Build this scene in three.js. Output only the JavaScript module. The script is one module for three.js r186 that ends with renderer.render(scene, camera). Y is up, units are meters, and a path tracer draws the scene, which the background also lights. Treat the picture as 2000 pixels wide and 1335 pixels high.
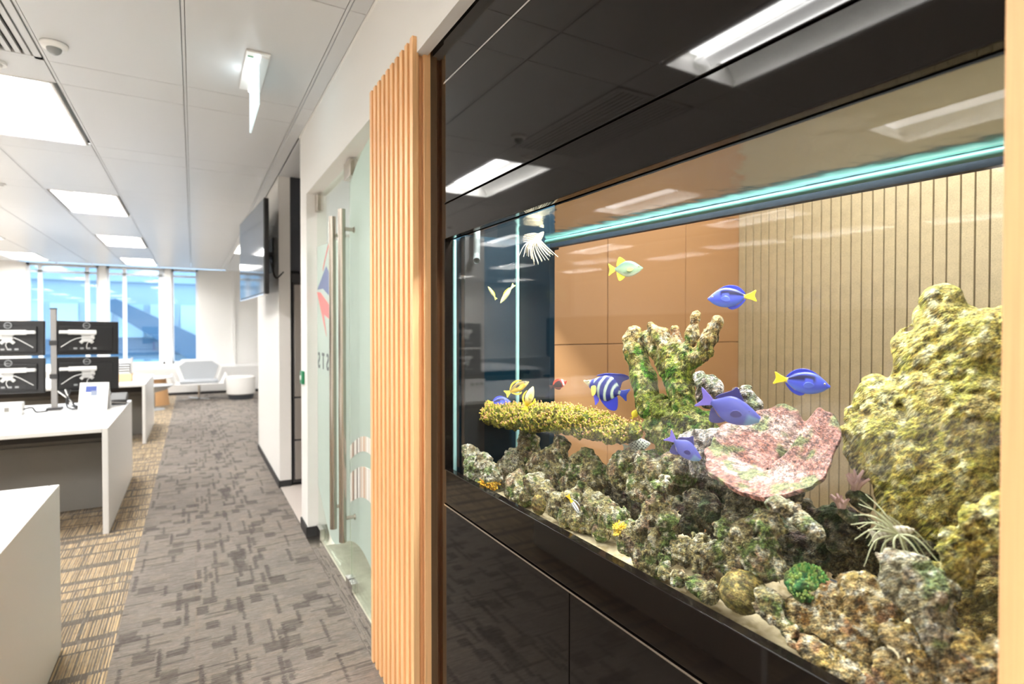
import * as THREE from 'three';
import { RoundedBoxGeometry } from 'three/addons/geometries/RoundedBoxGeometry.js';
import { mergeGeometries } from 'three/addons/utils/BufferGeometryUtils.js';
import { ImprovedNoise } from 'three/addons/math/ImprovedNoise.js';
import { RectAreaLightUniformsLib } from 'three/addons/lights/RectAreaLightUniformsLib.js';
import { FontLoader } from 'three/addons/loaders/FontLoader.js';
import { TextGeometry } from 'three/addons/geometries/TextGeometry.js';

// ---------- camera, sky, exposure ----------
RectAreaLightUniformsLib.init();
const scene = new THREE.Scene();
const renderer = new THREE.WebGLRenderer({ antialias: true });
renderer.toneMapping = THREE.LinearToneMapping;
renderer.toneMappingExposure = 1.0;
renderer.shadowMap.enabled = true;
const camera = new THREE.PerspectiveCamera(2 * Math.atan(667.5 / 1090) * 180 / Math.PI, 2000 / 1335, 0.05, 120);
camera.position.set(0, 1.41, 0);
camera.rotation.set(-0.75 * Math.PI / 180, -29.75 * Math.PI / 180, 0, 'YXZ');
camera.setViewOffset(2000, 1335, 0, 12.2, 2000, 1335);      // a little lens shift
camera.focus = 1.3;
camera.userData.fStop = 3.2;
scene.background = new THREE.Color(3.0, 3.6, 4.1);          // bright overcast sky outside the windows
const OFFICE_LIGHT = 48, TANK_LIGHT = 245, LOUNGE_LIGHT = 12;

// ---------- helpers ----------
const PN = new ImprovedNoise(), noise = (x, y, z) => PN.noise(x + 51.3, y + 17.7, z + 83.1);
function rng(seed) { let a = seed >>> 0; return () => { a = (a + 0x6D2B79F5) | 0; let t = Math.imul(a ^ (a >>> 15), 1 | a); t = (t + Math.imul(t ^ (t >>> 7), 61 | t)) ^ t; return ((t ^ (t >>> 14)) >>> 0) / 4294967296; }; }
const smooth = (a, b, x) => { const t = Math.min(1, Math.max(0, (x - a) / (b - a))); return t * t * (3 - 2 * t); };
const lerp = (a, b, t) => a + (b - a) * t;
const taken = {};
function numbered(n) { const k = taken[n] = (taken[n] ?? -1) + 1; return k ? `${n}_${String(k).padStart(3, '0')}` : n; }
const S = (r, g, b) => new THREE.Color().setRGB(r / 255, g / 255, b / 255, THREE.SRGBColorSpace);
const mat = (c, roughness = 0.5, extra = {}) => new THREE.MeshPhysicalMaterial({ color: c, roughness, ...extra });
function tag(o, label, category, group) { o.userData.label = label; o.userData.category = category; if (group) o.userData.group = group; return o; }
function group(name, label, category, pos = [0, 0, 0], grp) {
  const g = new THREE.Group(); g.name = numbered(name); g.position.set(...pos); scene.add(g);
  return tag(g, label, category, grp);
}
function struct(name, label) { const g = new THREE.Group(); g.name = numbered(name); scene.add(g); g.userData.kind = 'structure'; if (label) { g.userData.label = label; g.userData.category = name.replace(/_.*/, ''); } return g; }
function part(name, geo, m, parent, label) {
  const o = new THREE.Mesh(Array.isArray(geo) ? (geo.length > 1 ? join(geo) : geo[0]) : geo, m);
  o.name = name; o.castShadow = o.receiveShadow = true;
  if (parent) parent.add(o); else { o.name = numbered(name); scene.add(o); }
  if (label) o.userData.label = label;
  return o;
}
function join(list) {
  const g = list.map((x) => { const y = x.index ? x.toNonIndexed() : x; for (const k of Object.keys(y.attributes)) if (!['position', 'normal', 'uv', 'color'].includes(k)) y.deleteAttribute(k); return y; });
  const all = g.every((x) => x.attributes.color);
  if (!all) g.forEach((x) => x.deleteAttribute('color'));
  return mergeGeometries(g);
}
// uv in metres from the dominant axis of every face
function metre(geo) {
  const g = geo.index ? geo.toNonIndexed() : geo, p = g.attributes.position, uv = new Float32Array(p.count * 2), a = new THREE.Vector3(), b = new THREE.Vector3(), c = new THREE.Vector3();
  for (let i = 0; i < p.count; i += 3) {
    a.fromBufferAttribute(p, i); b.fromBufferAttribute(p, i + 1).sub(a); c.fromBufferAttribute(p, i + 2).sub(a); b.cross(c);
    const n = [Math.abs(b.x), Math.abs(b.y), Math.abs(b.z)], k = n.indexOf(Math.max(...n));
    for (let j = i; j < i + 3; j++) { const x = p.getX(j), y = p.getY(j), z = p.getZ(j); uv[2 * j] = k === 0 ? z : x; uv[2 * j + 1] = k === 1 ? z : y; }
  }
  g.setAttribute('uv', new THREE.BufferAttribute(uv, 2));
  return g;
}
// box between two corners, in world or local axes
function bx(x0, x1, y0, y1, z0, z1, r = 0, seg = 2) {
  const w = x1 - x0, h = y1 - y0, d = z1 - z0, g = r ? new RoundedBoxGeometry(w, h, d, seg, Math.min(r, w / 2.01, h / 2.01, d / 2.01)) : new THREE.BoxGeometry(w, h, d);
  return g.translate((x0 + x1) / 2, (y0 + y1) / 2, (z0 + z1) / 2);
}
const cyl = (r0, r1, h, x, y, z, seg = 24) => new THREE.CylinderGeometry(r1, r0, h, seg).translate(x, y + h / 2, z);
function rod(a, b, r0, r1 = r0, seg = 10) {
  const A = new THREE.Vector3(...a), B = new THREE.Vector3(...b), d = B.clone().sub(A), g = new THREE.CylinderGeometry(r1, r0, d.length(), seg);
  g.applyQuaternion(new THREE.Quaternion().setFromUnitVectors(new THREE.Vector3(0, 1, 0), d.clone().normalize()));
  return g.translate((A.x + B.x) / 2, (A.y + B.y) / 2, (A.z + B.z) / 2);
}
const curve = (pts) => new THREE.CatmullRomCurve3(pts.map((p) => new THREE.Vector3(...p)));
const tube = (pts, r, n = 24, seg = 8) => new THREE.TubeGeometry(curve(pts), n, r, seg, false);
function taper(pts, r0, r1, n = 16, seg = 6) {                 // tube that narrows along its length
  const g = tube(pts, 1, n, seg), c = curve(pts), p = g.attributes.position, v = new THREE.Vector3(), o = new THREE.Vector3();
  for (let i = 0; i <= n; i++) { c.getPointAt(i / n, o); const r = lerp(r0, r1, i / n); for (let j = 0; j <= seg; j++) { const k = i * (seg + 1) + j; v.fromBufferAttribute(p, k).sub(o).multiplyScalar(r).add(o); p.setXYZ(k, v.x, v.y, v.z); } }
  return g;
}
// flat print or plate on the plane x = X, outline given as [z, y]
function plateX(pts, X, th) {
  const s = new THREE.Shape(pts.map(([z, y]) => new THREE.Vector2(-z, y)));
  return new THREE.ExtrudeGeometry(s, { depth: th, bevelEnabled: false, curveSegments: 16 }).rotateY(Math.PI / 2).translate(X, 0, 0);
}
function canvasTex(w, h, draw, rx = 1, ry = 1, srgb = true) {
  const c = document.createElement('canvas'); c.width = w; c.height = h; draw(c.getContext('2d'), w, h);
  const t = new THREE.CanvasTexture(c); if (srgb) t.colorSpace = THREE.SRGBColorSpace;
  t.wrapS = t.wrapT = THREE.RepeatWrapping; t.repeat.set(rx, ry); return t;
}
function dataTex(w, h, fn, rx = 1, ry = 1, srgb = true) {
  const d = new Uint8Array(w * h * 4);
  for (let y = 0; y < h; y++) for (let x = 0; x < w; x++) { const c = fn(x / w, y / h, x, y), i = (y * w + x) * 4; d[i] = c[0]; d[i + 1] = c[1]; d[i + 2] = c[2]; d[i + 3] = 255; }
  const t = new THREE.DataTexture(d, w, h); t.magFilter = THREE.LinearFilter; t.wrapS = t.wrapT = THREE.RepeatWrapping; t.repeat.set(rx, ry); if (srgb) t.colorSpace = THREE.SRGBColorSpace; t.needsUpdate = true; return t;
}
// noise that repeats with period 1
function tileNoise(u, v, f, s) { const a = noise(u * f, v * f, s), b = noise((u - 1) * f, v * f, s), c = noise(u * f, (v - 1) * f, s), d = noise((u - 1) * f, (v - 1) * f, s), x = smooth(0.75, 1, u), y = smooth(0.75, 1, v); return lerp(lerp(a, b, x), lerp(c, d, x), y); }
function areaLight(parent, w, h, x, y, z, color, intensity) {   // shines straight down
  const l = new THREE.RectAreaLight(color, intensity, w, h); l.name = 'lamp'; l.position.set(x, y, z); l.rotation.x = -Math.PI / 2; parent.add(l); return l;
}

// ---------- materials ----------
const M = {};
M.wall = mat(S(238, 236, 232), 0.6);
M.ceil = mat(S(208, 209, 210), 0.33);
M.ceilBack = mat(S(120, 120, 118), 0.7);
M.white = mat(S(240, 239, 237), 0.32);
M.hood = mat(S(7, 7, 7), 1, { specularIntensity: 0 });
M.base = mat(S(38, 38, 40), 0.5);
M.greyFront = mat(S(128, 125, 120), 0.5);
M.darkTray = mat(S(50, 49, 50), 0.5);
M.black = mat(S(20, 16, 14), 0.035, { ior: 1.5, specularIntensity: 0.4 });
M.blackEdge = mat(S(96, 92, 88), 0.25, { metalness: 0.6 });
M.steel = mat(S(196, 188, 178), 0.27, { metalness: 1 });
M.chrome = mat(S(215, 214, 212), 0.14, { metalness: 1 });
M.plastic = mat(S(30, 30, 32), 0.42);
M.glass = mat(new THREE.Color(1, 1, 1), 0.0, { transmission: 1, thickness: 0, ior: 1.5, specularIntensity: 0.3 });
const wood = dataTex(256, 1024, (u, v) => {
  const g = tileNoise(u, v, 3, 4) * 0.5 + tileNoise(u * 1, v, 1, 9) * 0.4, f = noise(u * 46, v * 3, 2) * 0.5 + noise(u * 90, v * 7, 5) * 0.4, k = 1 + 0.07 * g + 0.09 * f;
  return [247 * k, 198 * (k - 0.01), 144 * (k - 0.02)].map((c) => Math.min(255, c));
}, 6, 1.1);
M.slat = mat(new THREE.Color(1, 1, 1), 0.42, { map: wood });
M.oak = mat(S(205, 160, 112), 0.5);
const ROCK_BLOBS = {
  pale_left: [[0.766, 1.013, -1.61, 0.027], [0.766, 0.983, -1.585, 0.03], [0.767, 0.998, -1.515, 0.031], [0.768, 0.978, -1.466, 0.033], [0.766, 0.945, -1.574, 0.035], [0.766, 0.91, -1.622, 0.025], [0.767, 0.935, -1.515, 0.027]],
  cone: [[0.922, 1.089, -1.515, 0.023], [0.922, 1.045, -1.515, 0.036], [0.922, 0.995, -1.52, 0.05], [0.921, 0.942, -1.537, 0.054]],
  left_mid: [[0.868, 0.985, -1.519, 0.043], [0.868, 0.933, -1.534, 0.045], [0.866, 0.881, -1.565, 0.033]],
  front_left: [[0.808, 0.962, -1.384, 0.039], [0.81, 0.988, -1.291, 0.034], [0.808, 0.933, -1.362, 0.035], [0.811, 0.973, -1.249, 0.027]],
  knob: [[0.902, 1.08, -1.303, 0.026], [0.901, 1.044, -1.325, 0.036], [0.898, 1.003, -1.381, 0.047], [0.901, 0.978, -1.324, 0.045], [0.903, 1.017, -1.28, 0.032]],
  dark_top: [[0.897, 1.066, -1.176, 0.03], [0.896, 1.036, -1.197, 0.039], [0.899, 1.033, -1.145, 0.041], [0.895, 0.988, -1.224, 0.037], [0.898, 0.99, -1.161, 0.037]],
  low_left: [[0.813, 0.958, -1.179, 0.032], [0.815, 0.986, -1.119, 0.031], [0.814, 0.933, -1.15, 0.028], [0.815, 0.946, -1.098, 0.028]],
  low_mid: [[0.841, 0.983, -1.071, 0.035], [0.84, 0.94, -1.09, 0.036], [0.842, 0.976, -1.021, 0.032], [0.842, 0.931, -1.037, 0.027], [0.844, 0.973, -0.989, 0.026]],
  back_dark: [[0.995, 0.977, -1.006, 0.042], [0.991, 0.964, -1.055, 0.043], [0.999, 0.958, -0.959, 0.04], [0.989, 0.908, -1.089, 0.041], [0.981, 0.972, -1.183, 0.043], [0.985, 0.936, -1.135, 0.042], [0.978, 0.97, -1.223, 0.031]],
  big_mid: [[0.905, 1.084, -1.03, 0.033], [0.909, 1.097, -0.967, 0.035], [0.905, 1.05, -1.043, 0.036], [0.908, 1.045, -0.983, 0.04], [0.911, 1.093, -0.928, 0.033], [0.91, 1.05, -0.936, 0.033], [0.913, 1.112, -0.891, 0.03], [0.914, 1.101, -0.863, 0.032]],
  pillar_base: [[0.936, 1.223, -0.943, 0.031], [0.939, 1.215, -0.894, 0.038], [0.941, 1.22, -0.851, 0.029], [0.935, 1.179, -0.958, 0.031], [0.937, 1.166, -0.928, 0.036], [0.94, 1.176, -0.866, 0.035], [0.943, 1.206, -0.826, 0.024], [0.936, 1.134, -0.934, 0.026]],
  white_a: [[1.005, 1.297, -0.891, 0.017], [1.007, 1.282, -0.868, 0.023], [1.008, 1.273, -0.848, 0.015], [1.006, 1.252, -0.872, 0.023]],
  white_b: [[1.012, 1.266, -0.798, 0.017], [1.014, 1.268, -0.774, 0.018], [1.016, 1.251, -0.755, 0.013], [1.012, 1.246, -0.798, 0.019]],
  mid_pale: [[0.903, 1.173, -0.824, 0.026], [0.904, 1.169, -0.792, 0.03], [0.906, 1.195, -0.762, 0.022], [0.902, 1.146, -0.835, 0.021], [0.907, 1.178, -0.738, 0.022], [0.904, 1.135, -0.802, 0.029], [0.906, 1.14, -0.764, 0.023]],
  under_cup: [[0.987, 1.025, -0.776, 0.04], [0.983, 1.028, -0.826, 0.042], [0.984, 0.971, -0.813, 0.036], [0.99, 1.028, -0.73, 0.034], [0.982, 1.081, -0.839, 0.032], [0.978, 1.069, -0.89, 0.033], [0.985, 1.075, -0.801, 0.026], [0.976, 1.043, -0.929, 0.029]],
  arch_core: [[0.891, 1.051, -0.797, 0.034], [0.892, 1.041, -0.768, 0.031], [0.889, 1.036, -0.832, 0.026], [0.89, 1.008, -0.809, 0.028]],
  front_lower: [[0.807, 0.957, -0.89, 0.033], [0.808, 0.943, -0.852, 0.032], [0.809, 0.991, -0.817, 0.029], [0.807, 0.97, -0.918, 0.024], [0.809, 0.927, -0.831, 0.025], [0.809, 0.961, -0.801, 0.024], [0.808, 0.996, -0.867, 0.026], [0.808, 1.035, -0.845, 0.021], [0.809, 1.064, -0.82, 0.023], [0.809, 1.037, -0.793, 0.022], [0.809, 1.1, -0.815, 0.02]],
  cup_stem: [[0.908, 1.092, -0.709, 0.022], [0.908, 1.066, -0.712, 0.024], [0.909, 1.041, -0.698, 0.03], [0.91, 1.097, -0.669, 0.027], [0.912, 1.109, -0.631, 0.024], [0.914, 1.126, -0.6, 0.018]],
  front_mass: [[0.827, 1.058, -0.63, 0.029], [0.828, 1.034, -0.608, 0.032], [0.826, 1.021, -0.66, 0.03], [0.826, 1.001, -0.693, 0.029], [0.825, 0.99, -0.73, 0.028], [0.824, 0.975, -0.766, 0.026], [0.828, 1.009, -0.598, 0.028], [0.827, 0.993, -0.65, 0.026], [0.825, 0.97, -0.713, 0.023], [0.828, 1.083, -0.591, 0.024], [0.826, 1.048, -0.677, 0.02], [0.829, 1.021, -0.572, 0.017]],
  ledge: [[0.814, 1.128, -0.569, 0.015], [0.815, 1.127, -0.549, 0.016], [0.815, 1.116, -0.529, 0.014], [0.816, 1.108, -0.51, 0.012], [0.816, 1.099, -0.496, 0.01]],
  hole_back: [[0.993, 1.01, -0.686, 0.033], [0.992, 1.044, -0.708, 0.029], [0.996, 0.954, -0.645, 0.032], [1.002, 0.99, -0.571, 0.03], [1.004, 1.019, -0.538, 0.029], [1.007, 1.048, -0.506, 0.029], [1.009, 1.057, -0.475, 0.031], [1.011, 1.061, -0.44, 0.03], [1.013, 1.03, -0.412, 0.03], [1.005, 0.987, -0.529, 0.029], [0.997, 1.004, -0.641, 0.032], [0.999, 0.991, -0.609, 0.027], [0.995, 0.971, -0.665, 0.028], [1.0, 1.019, -0.594, 0.023]],
  ridge: [[0.972, 1.079, -0.591, 0.015], [0.974, 1.085, -0.556, 0.017], [0.976, 1.089, -0.523, 0.017], [0.973, 1.066, -0.571, 0.018], [0.97, 1.086, -0.613, 0.012], [0.975, 1.064, -0.539, 0.019], [0.974, 1.046, -0.556, 0.024]],
  tan: [[0.815, 0.972, -0.519, 0.03], [0.816, 1.009, -0.48, 0.028], [0.817, 1.041, -0.437, 0.026], [0.817, 0.977, -0.465, 0.035], [0.818, 1.004, -0.423, 0.03], [0.816, 0.941, -0.509, 0.026], [0.815, 0.962, -0.533, 0.016], [0.817, 0.96, -0.436, 0.03], [0.818, 1.027, -0.404, 0.025], [0.816, 0.931, -0.486, 0.024]],
  boulder: [[0.796, 1.084, -0.378, 0.024], [0.796, 1.069, -0.357, 0.027], [0.796, 1.047, -0.34, 0.025], [0.796, 1.025, -0.33, 0.02], [0.797, 1.013, -0.324, 0.014], [0.796, 1.103, -0.363, 0.021], [0.796, 1.105, -0.384, 0.019], [0.796, 1.088, -0.335, 0.022]],
  arch_right: [[0.835, 1.143, -0.323, 0.021], [0.835, 1.164, -0.307, 0.021], [0.836, 1.189, -0.291, 0.022], [0.835, 1.12, -0.333, 0.02], [0.835, 1.096, -0.341, 0.017], [0.836, 1.167, -0.284, 0.027]],
  dark_right: [[0.986, 1.005, -0.375, 0.041], [0.988, 1.046, -0.346, 0.045], [0.986, 1.067, -0.37, 0.033], [0.988, 0.997, -0.34, 0.04]],
  edge_rubble: [[0.767, 0.961, -0.508, 0.013], [0.768, 0.952, -0.481, 0.016], [0.768, 0.948, -0.451, 0.017], [0.768, 0.943, -0.42, 0.018], [0.767, 0.964, -0.536, 0.01], [0.768, 0.932, -0.465, 0.018], [0.768, 0.929, -0.437, 0.017]],
  front_stones: [[0.776, 0.949, -0.738, 0.019], [0.777, 0.954, -0.696, 0.018], [0.777, 0.95, -0.663, 0.016], [0.779, 0.97, -0.546, 0.019], [0.779, 0.956, -0.524, 0.017], [0.776, 0.952, -0.77, 0.015], [0.778, 0.986, -0.555, 0.018]],
  rubble: [[0.788, 1.009, -0.364, 0.02], [0.789, 0.999, -0.344, 0.017], [0.789, 1.036, -0.3, 0.017], [0.788, 1.015, -0.378, 0.015], [0.787, 0.921, -0.468, 0.018], [0.787, 0.94, -0.427, 0.02], [0.788, 0.968, -0.385, 0.019], [0.789, 0.98, -0.35, 0.02], [0.789, 0.996, -0.314, 0.019], [0.789, 1.023, -0.28, 0.022], [0.788, 0.929, -0.407, 0.023], [0.788, 0.953, -0.358, 0.021], [0.789, 0.983, -0.304, 0.02], [0.79, 1.048, -0.267, 0.016]],
  yellow: [[1.012, 1.451, -0.425, 0.029], [1.012, 1.411, -0.425, 0.035], [1.015, 1.38, -0.384, 0.051], [1.018, 1.396, -0.348, 0.037], [1.011, 1.35, -0.445, 0.042], [1.006, 1.3, -0.514, 0.036], [1.015, 1.286, -0.395, 0.081], [1.007, 1.24, -0.496, 0.063], [1.005, 1.217, -0.531, 0.039], [1.011, 1.198, -0.448, 0.069], [1.016, 1.196, -0.379, 0.074], [1.007, 1.178, -0.505, 0.04], [1.01, 1.122, -0.454, 0.054], [1.014, 1.119, -0.407, 0.052], [1.018, 1.292, -0.347, 0.059], [1.009, 1.382, -0.467, 0.015]]
};
const PILLAR_BONES = [[0.927, 1.225, -0.973, 0.031, 0.926, 1.291, -0.992, 0.028], [0.926, 1.291, -0.992, 0.028, 0.925, 1.357, -1.021, 0.025], [0.925, 1.357, -1.021, 0.025, 0.924, 1.384, -1.038, 0.019], [0.925, 1.35, -1.021, 0.019, 0.925, 1.399, -1.018, 0.014], [0.925, 1.399, -1.018, 0.014, 0.924, 1.405, -1.024, 0.012], [0.932, 1.271, -0.903, 0.015, 0.93, 1.321, -0.927, 0.015], [0.93, 1.321, -0.927, 0.015, 0.928, 1.354, -0.959, 0.012], [0.928, 1.354, -0.959, 0.012, 0.927, 1.397, -0.986, 0.01], [0.932, 1.32, -0.896, 0.023, 0.931, 1.359, -0.918, 0.02], [0.931, 1.359, -0.918, 0.02, 0.929, 1.391, -0.941, 0.015], [0.929, 1.391, -0.941, 0.015, 0.928, 1.416, -0.97, 0.01], [0.93, 1.388, -0.932, 0.01, 0.93, 1.405, -0.932, 0.009], [0.933, 1.243, -0.876, 0.027, 0.933, 1.282, -0.879, 0.025], [0.933, 1.282, -0.879, 0.025, 0.933, 1.323, -0.888, 0.024], [0.933, 1.323, -0.888, 0.015, 0.932, 1.375, -0.892, 0.012], [0.932, 1.375, -0.892, 0.012, 0.932, 1.409, -0.898, 0.009], [0.933, 1.319, -0.882, 0.018, 0.934, 1.355, -0.865, 0.014], [0.934, 1.355, -0.865, 0.014, 0.935, 1.4, -0.851, 0.012], [0.935, 1.4, -0.851, 0.012, 0.935, 1.437, -0.843, 0.01], [0.933, 1.317, -0.874, 0.016, 0.936, 1.352, -0.833, 0.014], [0.936, 1.352, -0.833, 0.014, 0.937, 1.39, -0.808, 0.015], [0.937, 1.39, -0.808, 0.015, 0.938, 1.424, -0.788, 0.012], [0.935, 1.348, -0.838, 0.009, 0.937, 1.357, -0.81, 0.01]];
const TABLE_BLOBS = [[0.86, 1.123, -1.687, 0.033], [0.904, 1.119, -1.774, 0.035], [0.862, 1.123, -1.649, 0.033], [0.907, 1.119, -1.734, 0.035], [0.864, 1.124, -1.611, 0.034], [0.91, 1.119, -1.697, 0.035], [0.866, 1.125, -1.576, 0.034], [0.912, 1.12, -1.66, 0.036], [0.867, 1.126, -1.541, 0.034], [0.915, 1.121, -1.625, 0.036], [0.869, 1.128, -1.507, 0.034], [0.917, 1.123, -1.59, 0.036], [0.871, 1.131, -1.475, 0.034], [0.919, 1.125, -1.557, 0.036], [0.872, 1.134, -1.443, 0.034], [0.921, 1.129, -1.524, 0.036], [0.874, 1.138, -1.412, 0.034], [0.924, 1.132, -1.493, 0.036], [0.875, 1.142, -1.383, 0.034], [0.926, 1.136, -1.462, 0.036], [0.877, 1.146, -1.354, 0.034], [0.928, 1.14, -1.433, 0.036], [0.878, 1.15, -1.326, 0.033], [0.93, 1.143, -1.404, 0.035], [0.879, 1.153, -1.299, 0.033], [0.932, 1.146, -1.376, 0.035], [0.881, 1.155, -1.272, 0.033], [0.934, 1.149, -1.349, 0.035], [0.882, 1.156, -1.247, 0.032], [0.935, 1.15, -1.322, 0.034], [0.883, 1.157, -1.222, 0.032], [0.937, 1.151, -1.297, 0.033], [0.884, 1.158, -1.197, 0.031], [0.939, 1.151, -1.271, 0.033], [0.885, 1.158, -1.174, 0.03], [0.941, 1.15, -1.247, 0.032], [0.887, 1.157, -1.151, 0.03], [0.942, 1.15, -1.223, 0.031], [0.888, 1.157, -1.128, 0.029], [0.944, 1.149, -1.2, 0.031], [0.889, 1.157, -1.107, 0.028], [0.945, 1.149, -1.177, 0.03], [0.89, 1.157, -1.085, 0.027], [0.947, 1.149, -1.155, 0.029], [0.891, 1.157, -1.065, 0.025], [0.948, 1.149, -1.134, 0.027], [0.892, 1.159, -1.045, 0.023], [0.95, 1.15, -1.113, 0.024], [0.893, 1.16, -1.025, 0.021], [0.951, 1.152, -1.092, 0.022], [0.894, 1.163, -1.006, 0.019], [0.953, 1.154, -1.072, 0.02], [0.895, 1.165, -0.987, 0.017], [0.954, 1.157, -1.052, 0.018]];
const SPOTS = {"rabbit": [0.905, 1.553, -1.032, 0.081, -0.72], "tang_a": [0.921, 1.471, -0.74, 0.089, -0.894], "tang_b": [0.914, 1.317, -0.589, 0.087, -0.999], "angel": [0.878, 1.264, -1.073, 0.113, -0.686], "clown": [0.902, 1.251, -1.313, 0.052, -0.602], "slim_a": [0.872, 1.529, -1.66, 0.065, -0.484], "slim_b": [0.886, 1.523, -1.581, 0.096, -0.511], "fox_a": [0.88, 1.224, -1.507, 0.083, -0.528], "fox_b": [0.863, 1.202, -1.409, 0.076, -0.55], "trigger_a": [0.812, 1.27, -0.657, 0.104, -0.891], "trigger_b": [0.804, 1.185, -0.752, 0.072, -0.818], "spotted": [0.978, 1.113, -1.072, 0.07, -0.739], "tiny": [0.919, 1.205, -1.014, 0.029, -0.736], "tang_c": [0.888, 1.163, -1.64, 0.103, -0.496], "wrasse": [0.797, 0.984, -1.094, 0.055, -0.629], "lion_a": [0.875, 1.666, -1.386, 0.09, -0.563], "lion_b": [0.833, 1.129, -0.404, 0.063, -1.119], "cup": [0.904, 1.183, -0.646, 0.232, -0.95], "clam_a": [0.779, 0.95, -1.223, 0.053, -0.567], "clam_b": [0.788, 0.973, -0.609, 0.075, -0.913], "anemone": [0.816, 1.019, -0.513, 0.063, -1.009], "sponge_l": [0.764, 0.953, -1.469, 0.055, -0.48], "sponge_r": [0.787, 0.981, -0.912, 0.037, -0.712], "twig_a": [0.975, 1.145, -0.533, 0.052, -1.071], "twig_b": [0.946, 1.114, -0.536, 0.034, -1.055], "pipe": [0.775, 1.673, -1.675, 0.051, -0.433]};
// ---------- floors ----------
function rectPattern(g, w, h, r, cols, n, w0, w1, h0, h1) {
  for (let i = 0; i < n; i++) {
    g.fillStyle = cols[Math.floor(r() * cols.length)];
    const a = lerp(w0, w1, r()), b = lerp(h0, h1, r()), x = r() * w, y = r() * h;
    for (let yy = 0; yy < b; yy += 3) { const j0 = (r() - 0.5) * 10, j1 = (r() - 0.5) * 12; g.globalAlpha = 0.45 + 0.55 * r(); for (const dx of [0, -w]) for (const dy of [0, -h]) g.fillRect(x + dx + j0, y + dy + yy, a + j1, 3); }
    g.globalAlpha = 1;
  }
}
function fibre(g, w, h, r, n, along, lo, hi) {                  // short tufts of pile
  for (let i = 0; i < n; i++) {
    const k = lerp(lo, hi, r()); g.fillStyle = `rgba(${k},${k * 0.97},${k * 0.92},${0.12 + 0.25 * r()})`;
    along ? g.fillRect(r() * w, r() * h, 1 + r() * 2, 8 + r() * 46) : g.fillRect(r() * w, r() * h, 8 + r() * 46, 1 + r() * 2);
  }
}
const greyCarpet = canvasTex(1024, 2048, (g, w, h) => {
  const r = rng(11); g.fillStyle = '#84786c'; g.fillRect(0, 0, w, h);
  rectPattern(g, w, h, r, ['#756b63', '#867b72', '#7f756c'], 150, 60, 240, 40, 180);
  fibre(g, w, h, r, 26000, false, 70, 170);
  for (let y = 0; y < h; y += 7 + r() * 16) { g.fillStyle = `rgba(58,52,48,${0.15 + 0.35 * r()})`; const x = r() * w, a = 60 + r() * 420; g.fillRect(x, y, a, 3); g.fillRect(x - w, y, a, 3); }
  rectPattern(g, w, h, r, ['rgba(66,59,54,0.9)', 'rgba(76,68,62,0.85)'], 40, 60, 120, 60, 150);
  rectPattern(g, w, h, r, ['rgba(64,57,53,0.85)'], 50, 16, 30, 110, 320);
  rectPattern(g, w, h, r, ['rgba(70,63,58,0.8)'], 40, 120, 300, 10, 24);
  fibre(g, w, h, r, 30000, false, 50, 190);
}, 1 / 0.8, 1 / 1.6);
const beigeCarpet = canvasTex(1024, 2048, (g, w, h) => {
  const r = rng(5); g.fillStyle = '#6b6156'; g.fillRect(0, 0, w, h);
  let y = 0;
  while (y < h) {                                                // rows of little barcode blocks
    const bh = 60 + r() * 130; let x = 0;
    while (x < w) {
      const bw = 70 + r() * 200, top = y + r() * 20, len = bh - 16 - r() * 34;
      for (let k = x; k < Math.min(x + bw - 10, w); k += 7 + r() * 5) { const s = 165 + r() * 45; g.fillStyle = `rgb(${s},${s * 0.86},${s * 0.66})`; g.fillRect(k, top, 4 + r() * 4, len); }
      x += bw;
    }
    y += bh;
  }
  fibre(g, w, h, r, 26000, true, 60, 200);
}, 1 / 1.3, 1 / 2.5);
M.greyCarpet = mat(new THREE.Color(1, 1, 1), 0.95, { map: greyCarpet, bumpMap: greyCarpet, bumpScale: 0.002 });
M.beigeCarpet = mat(new THREE.Color(1, 1, 1), 0.95, { map: beigeCarpet, bumpMap: beigeCarpet, bumpScale: 0.002 });
M.tile = mat(S(214, 204, 196), 0.3);
const stone = dataTex(512, 512, (u, v) => { const n = tileNoise(u, v, 6, 1) * 0.5 + tileNoise(u, v, 22, 2) * 0.35 + noise(u * 90, v * 90, 3) * 0.25, k = 1 + 0.22 * n; return [204 * k, 200 * k, 180 * k].map((c) => Math.min(255, c)); }, 1.2, 1.2);
M.stone = mat(new THREE.Color(1, 1, 1), 0.3, { map: stone });
{
  const f = struct('floor', 'grey brown patterned carpet running down the corridor');
  part('corridor_carpet', metre(bx(-0.312, 2.7, -0.12, 0, -14.8, 6.1)), M.greyCarpet, f);
  part('office_carpet', metre(bx(-8.3, -0.312, -0.12, 0, -14.8, 6.1)), M.beigeCarpet, f, 'beige striped carpet under the desks');
  part('niche_tile', bx(0.665, 2.05, 0, 0.006, -5.3, -4.18), M.tile, f, 'pale smooth floor tile of the niche');
  part('stone_floor', metre(bx(0.728, 3.0, 0, 0.006, -4.4, -2.12)), M.stone, f, 'mottled pale stone floor behind the glass door');
  part('door_threshold', bx(0.655, 0.728, 0, 0.004, -3.94, -2.3), M.greyCarpet, f);
  part('floor_plate', bx(0.652, 0.74, 0.001, 0.005, -3.94, -3.72), M.steel, f);
}
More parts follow.
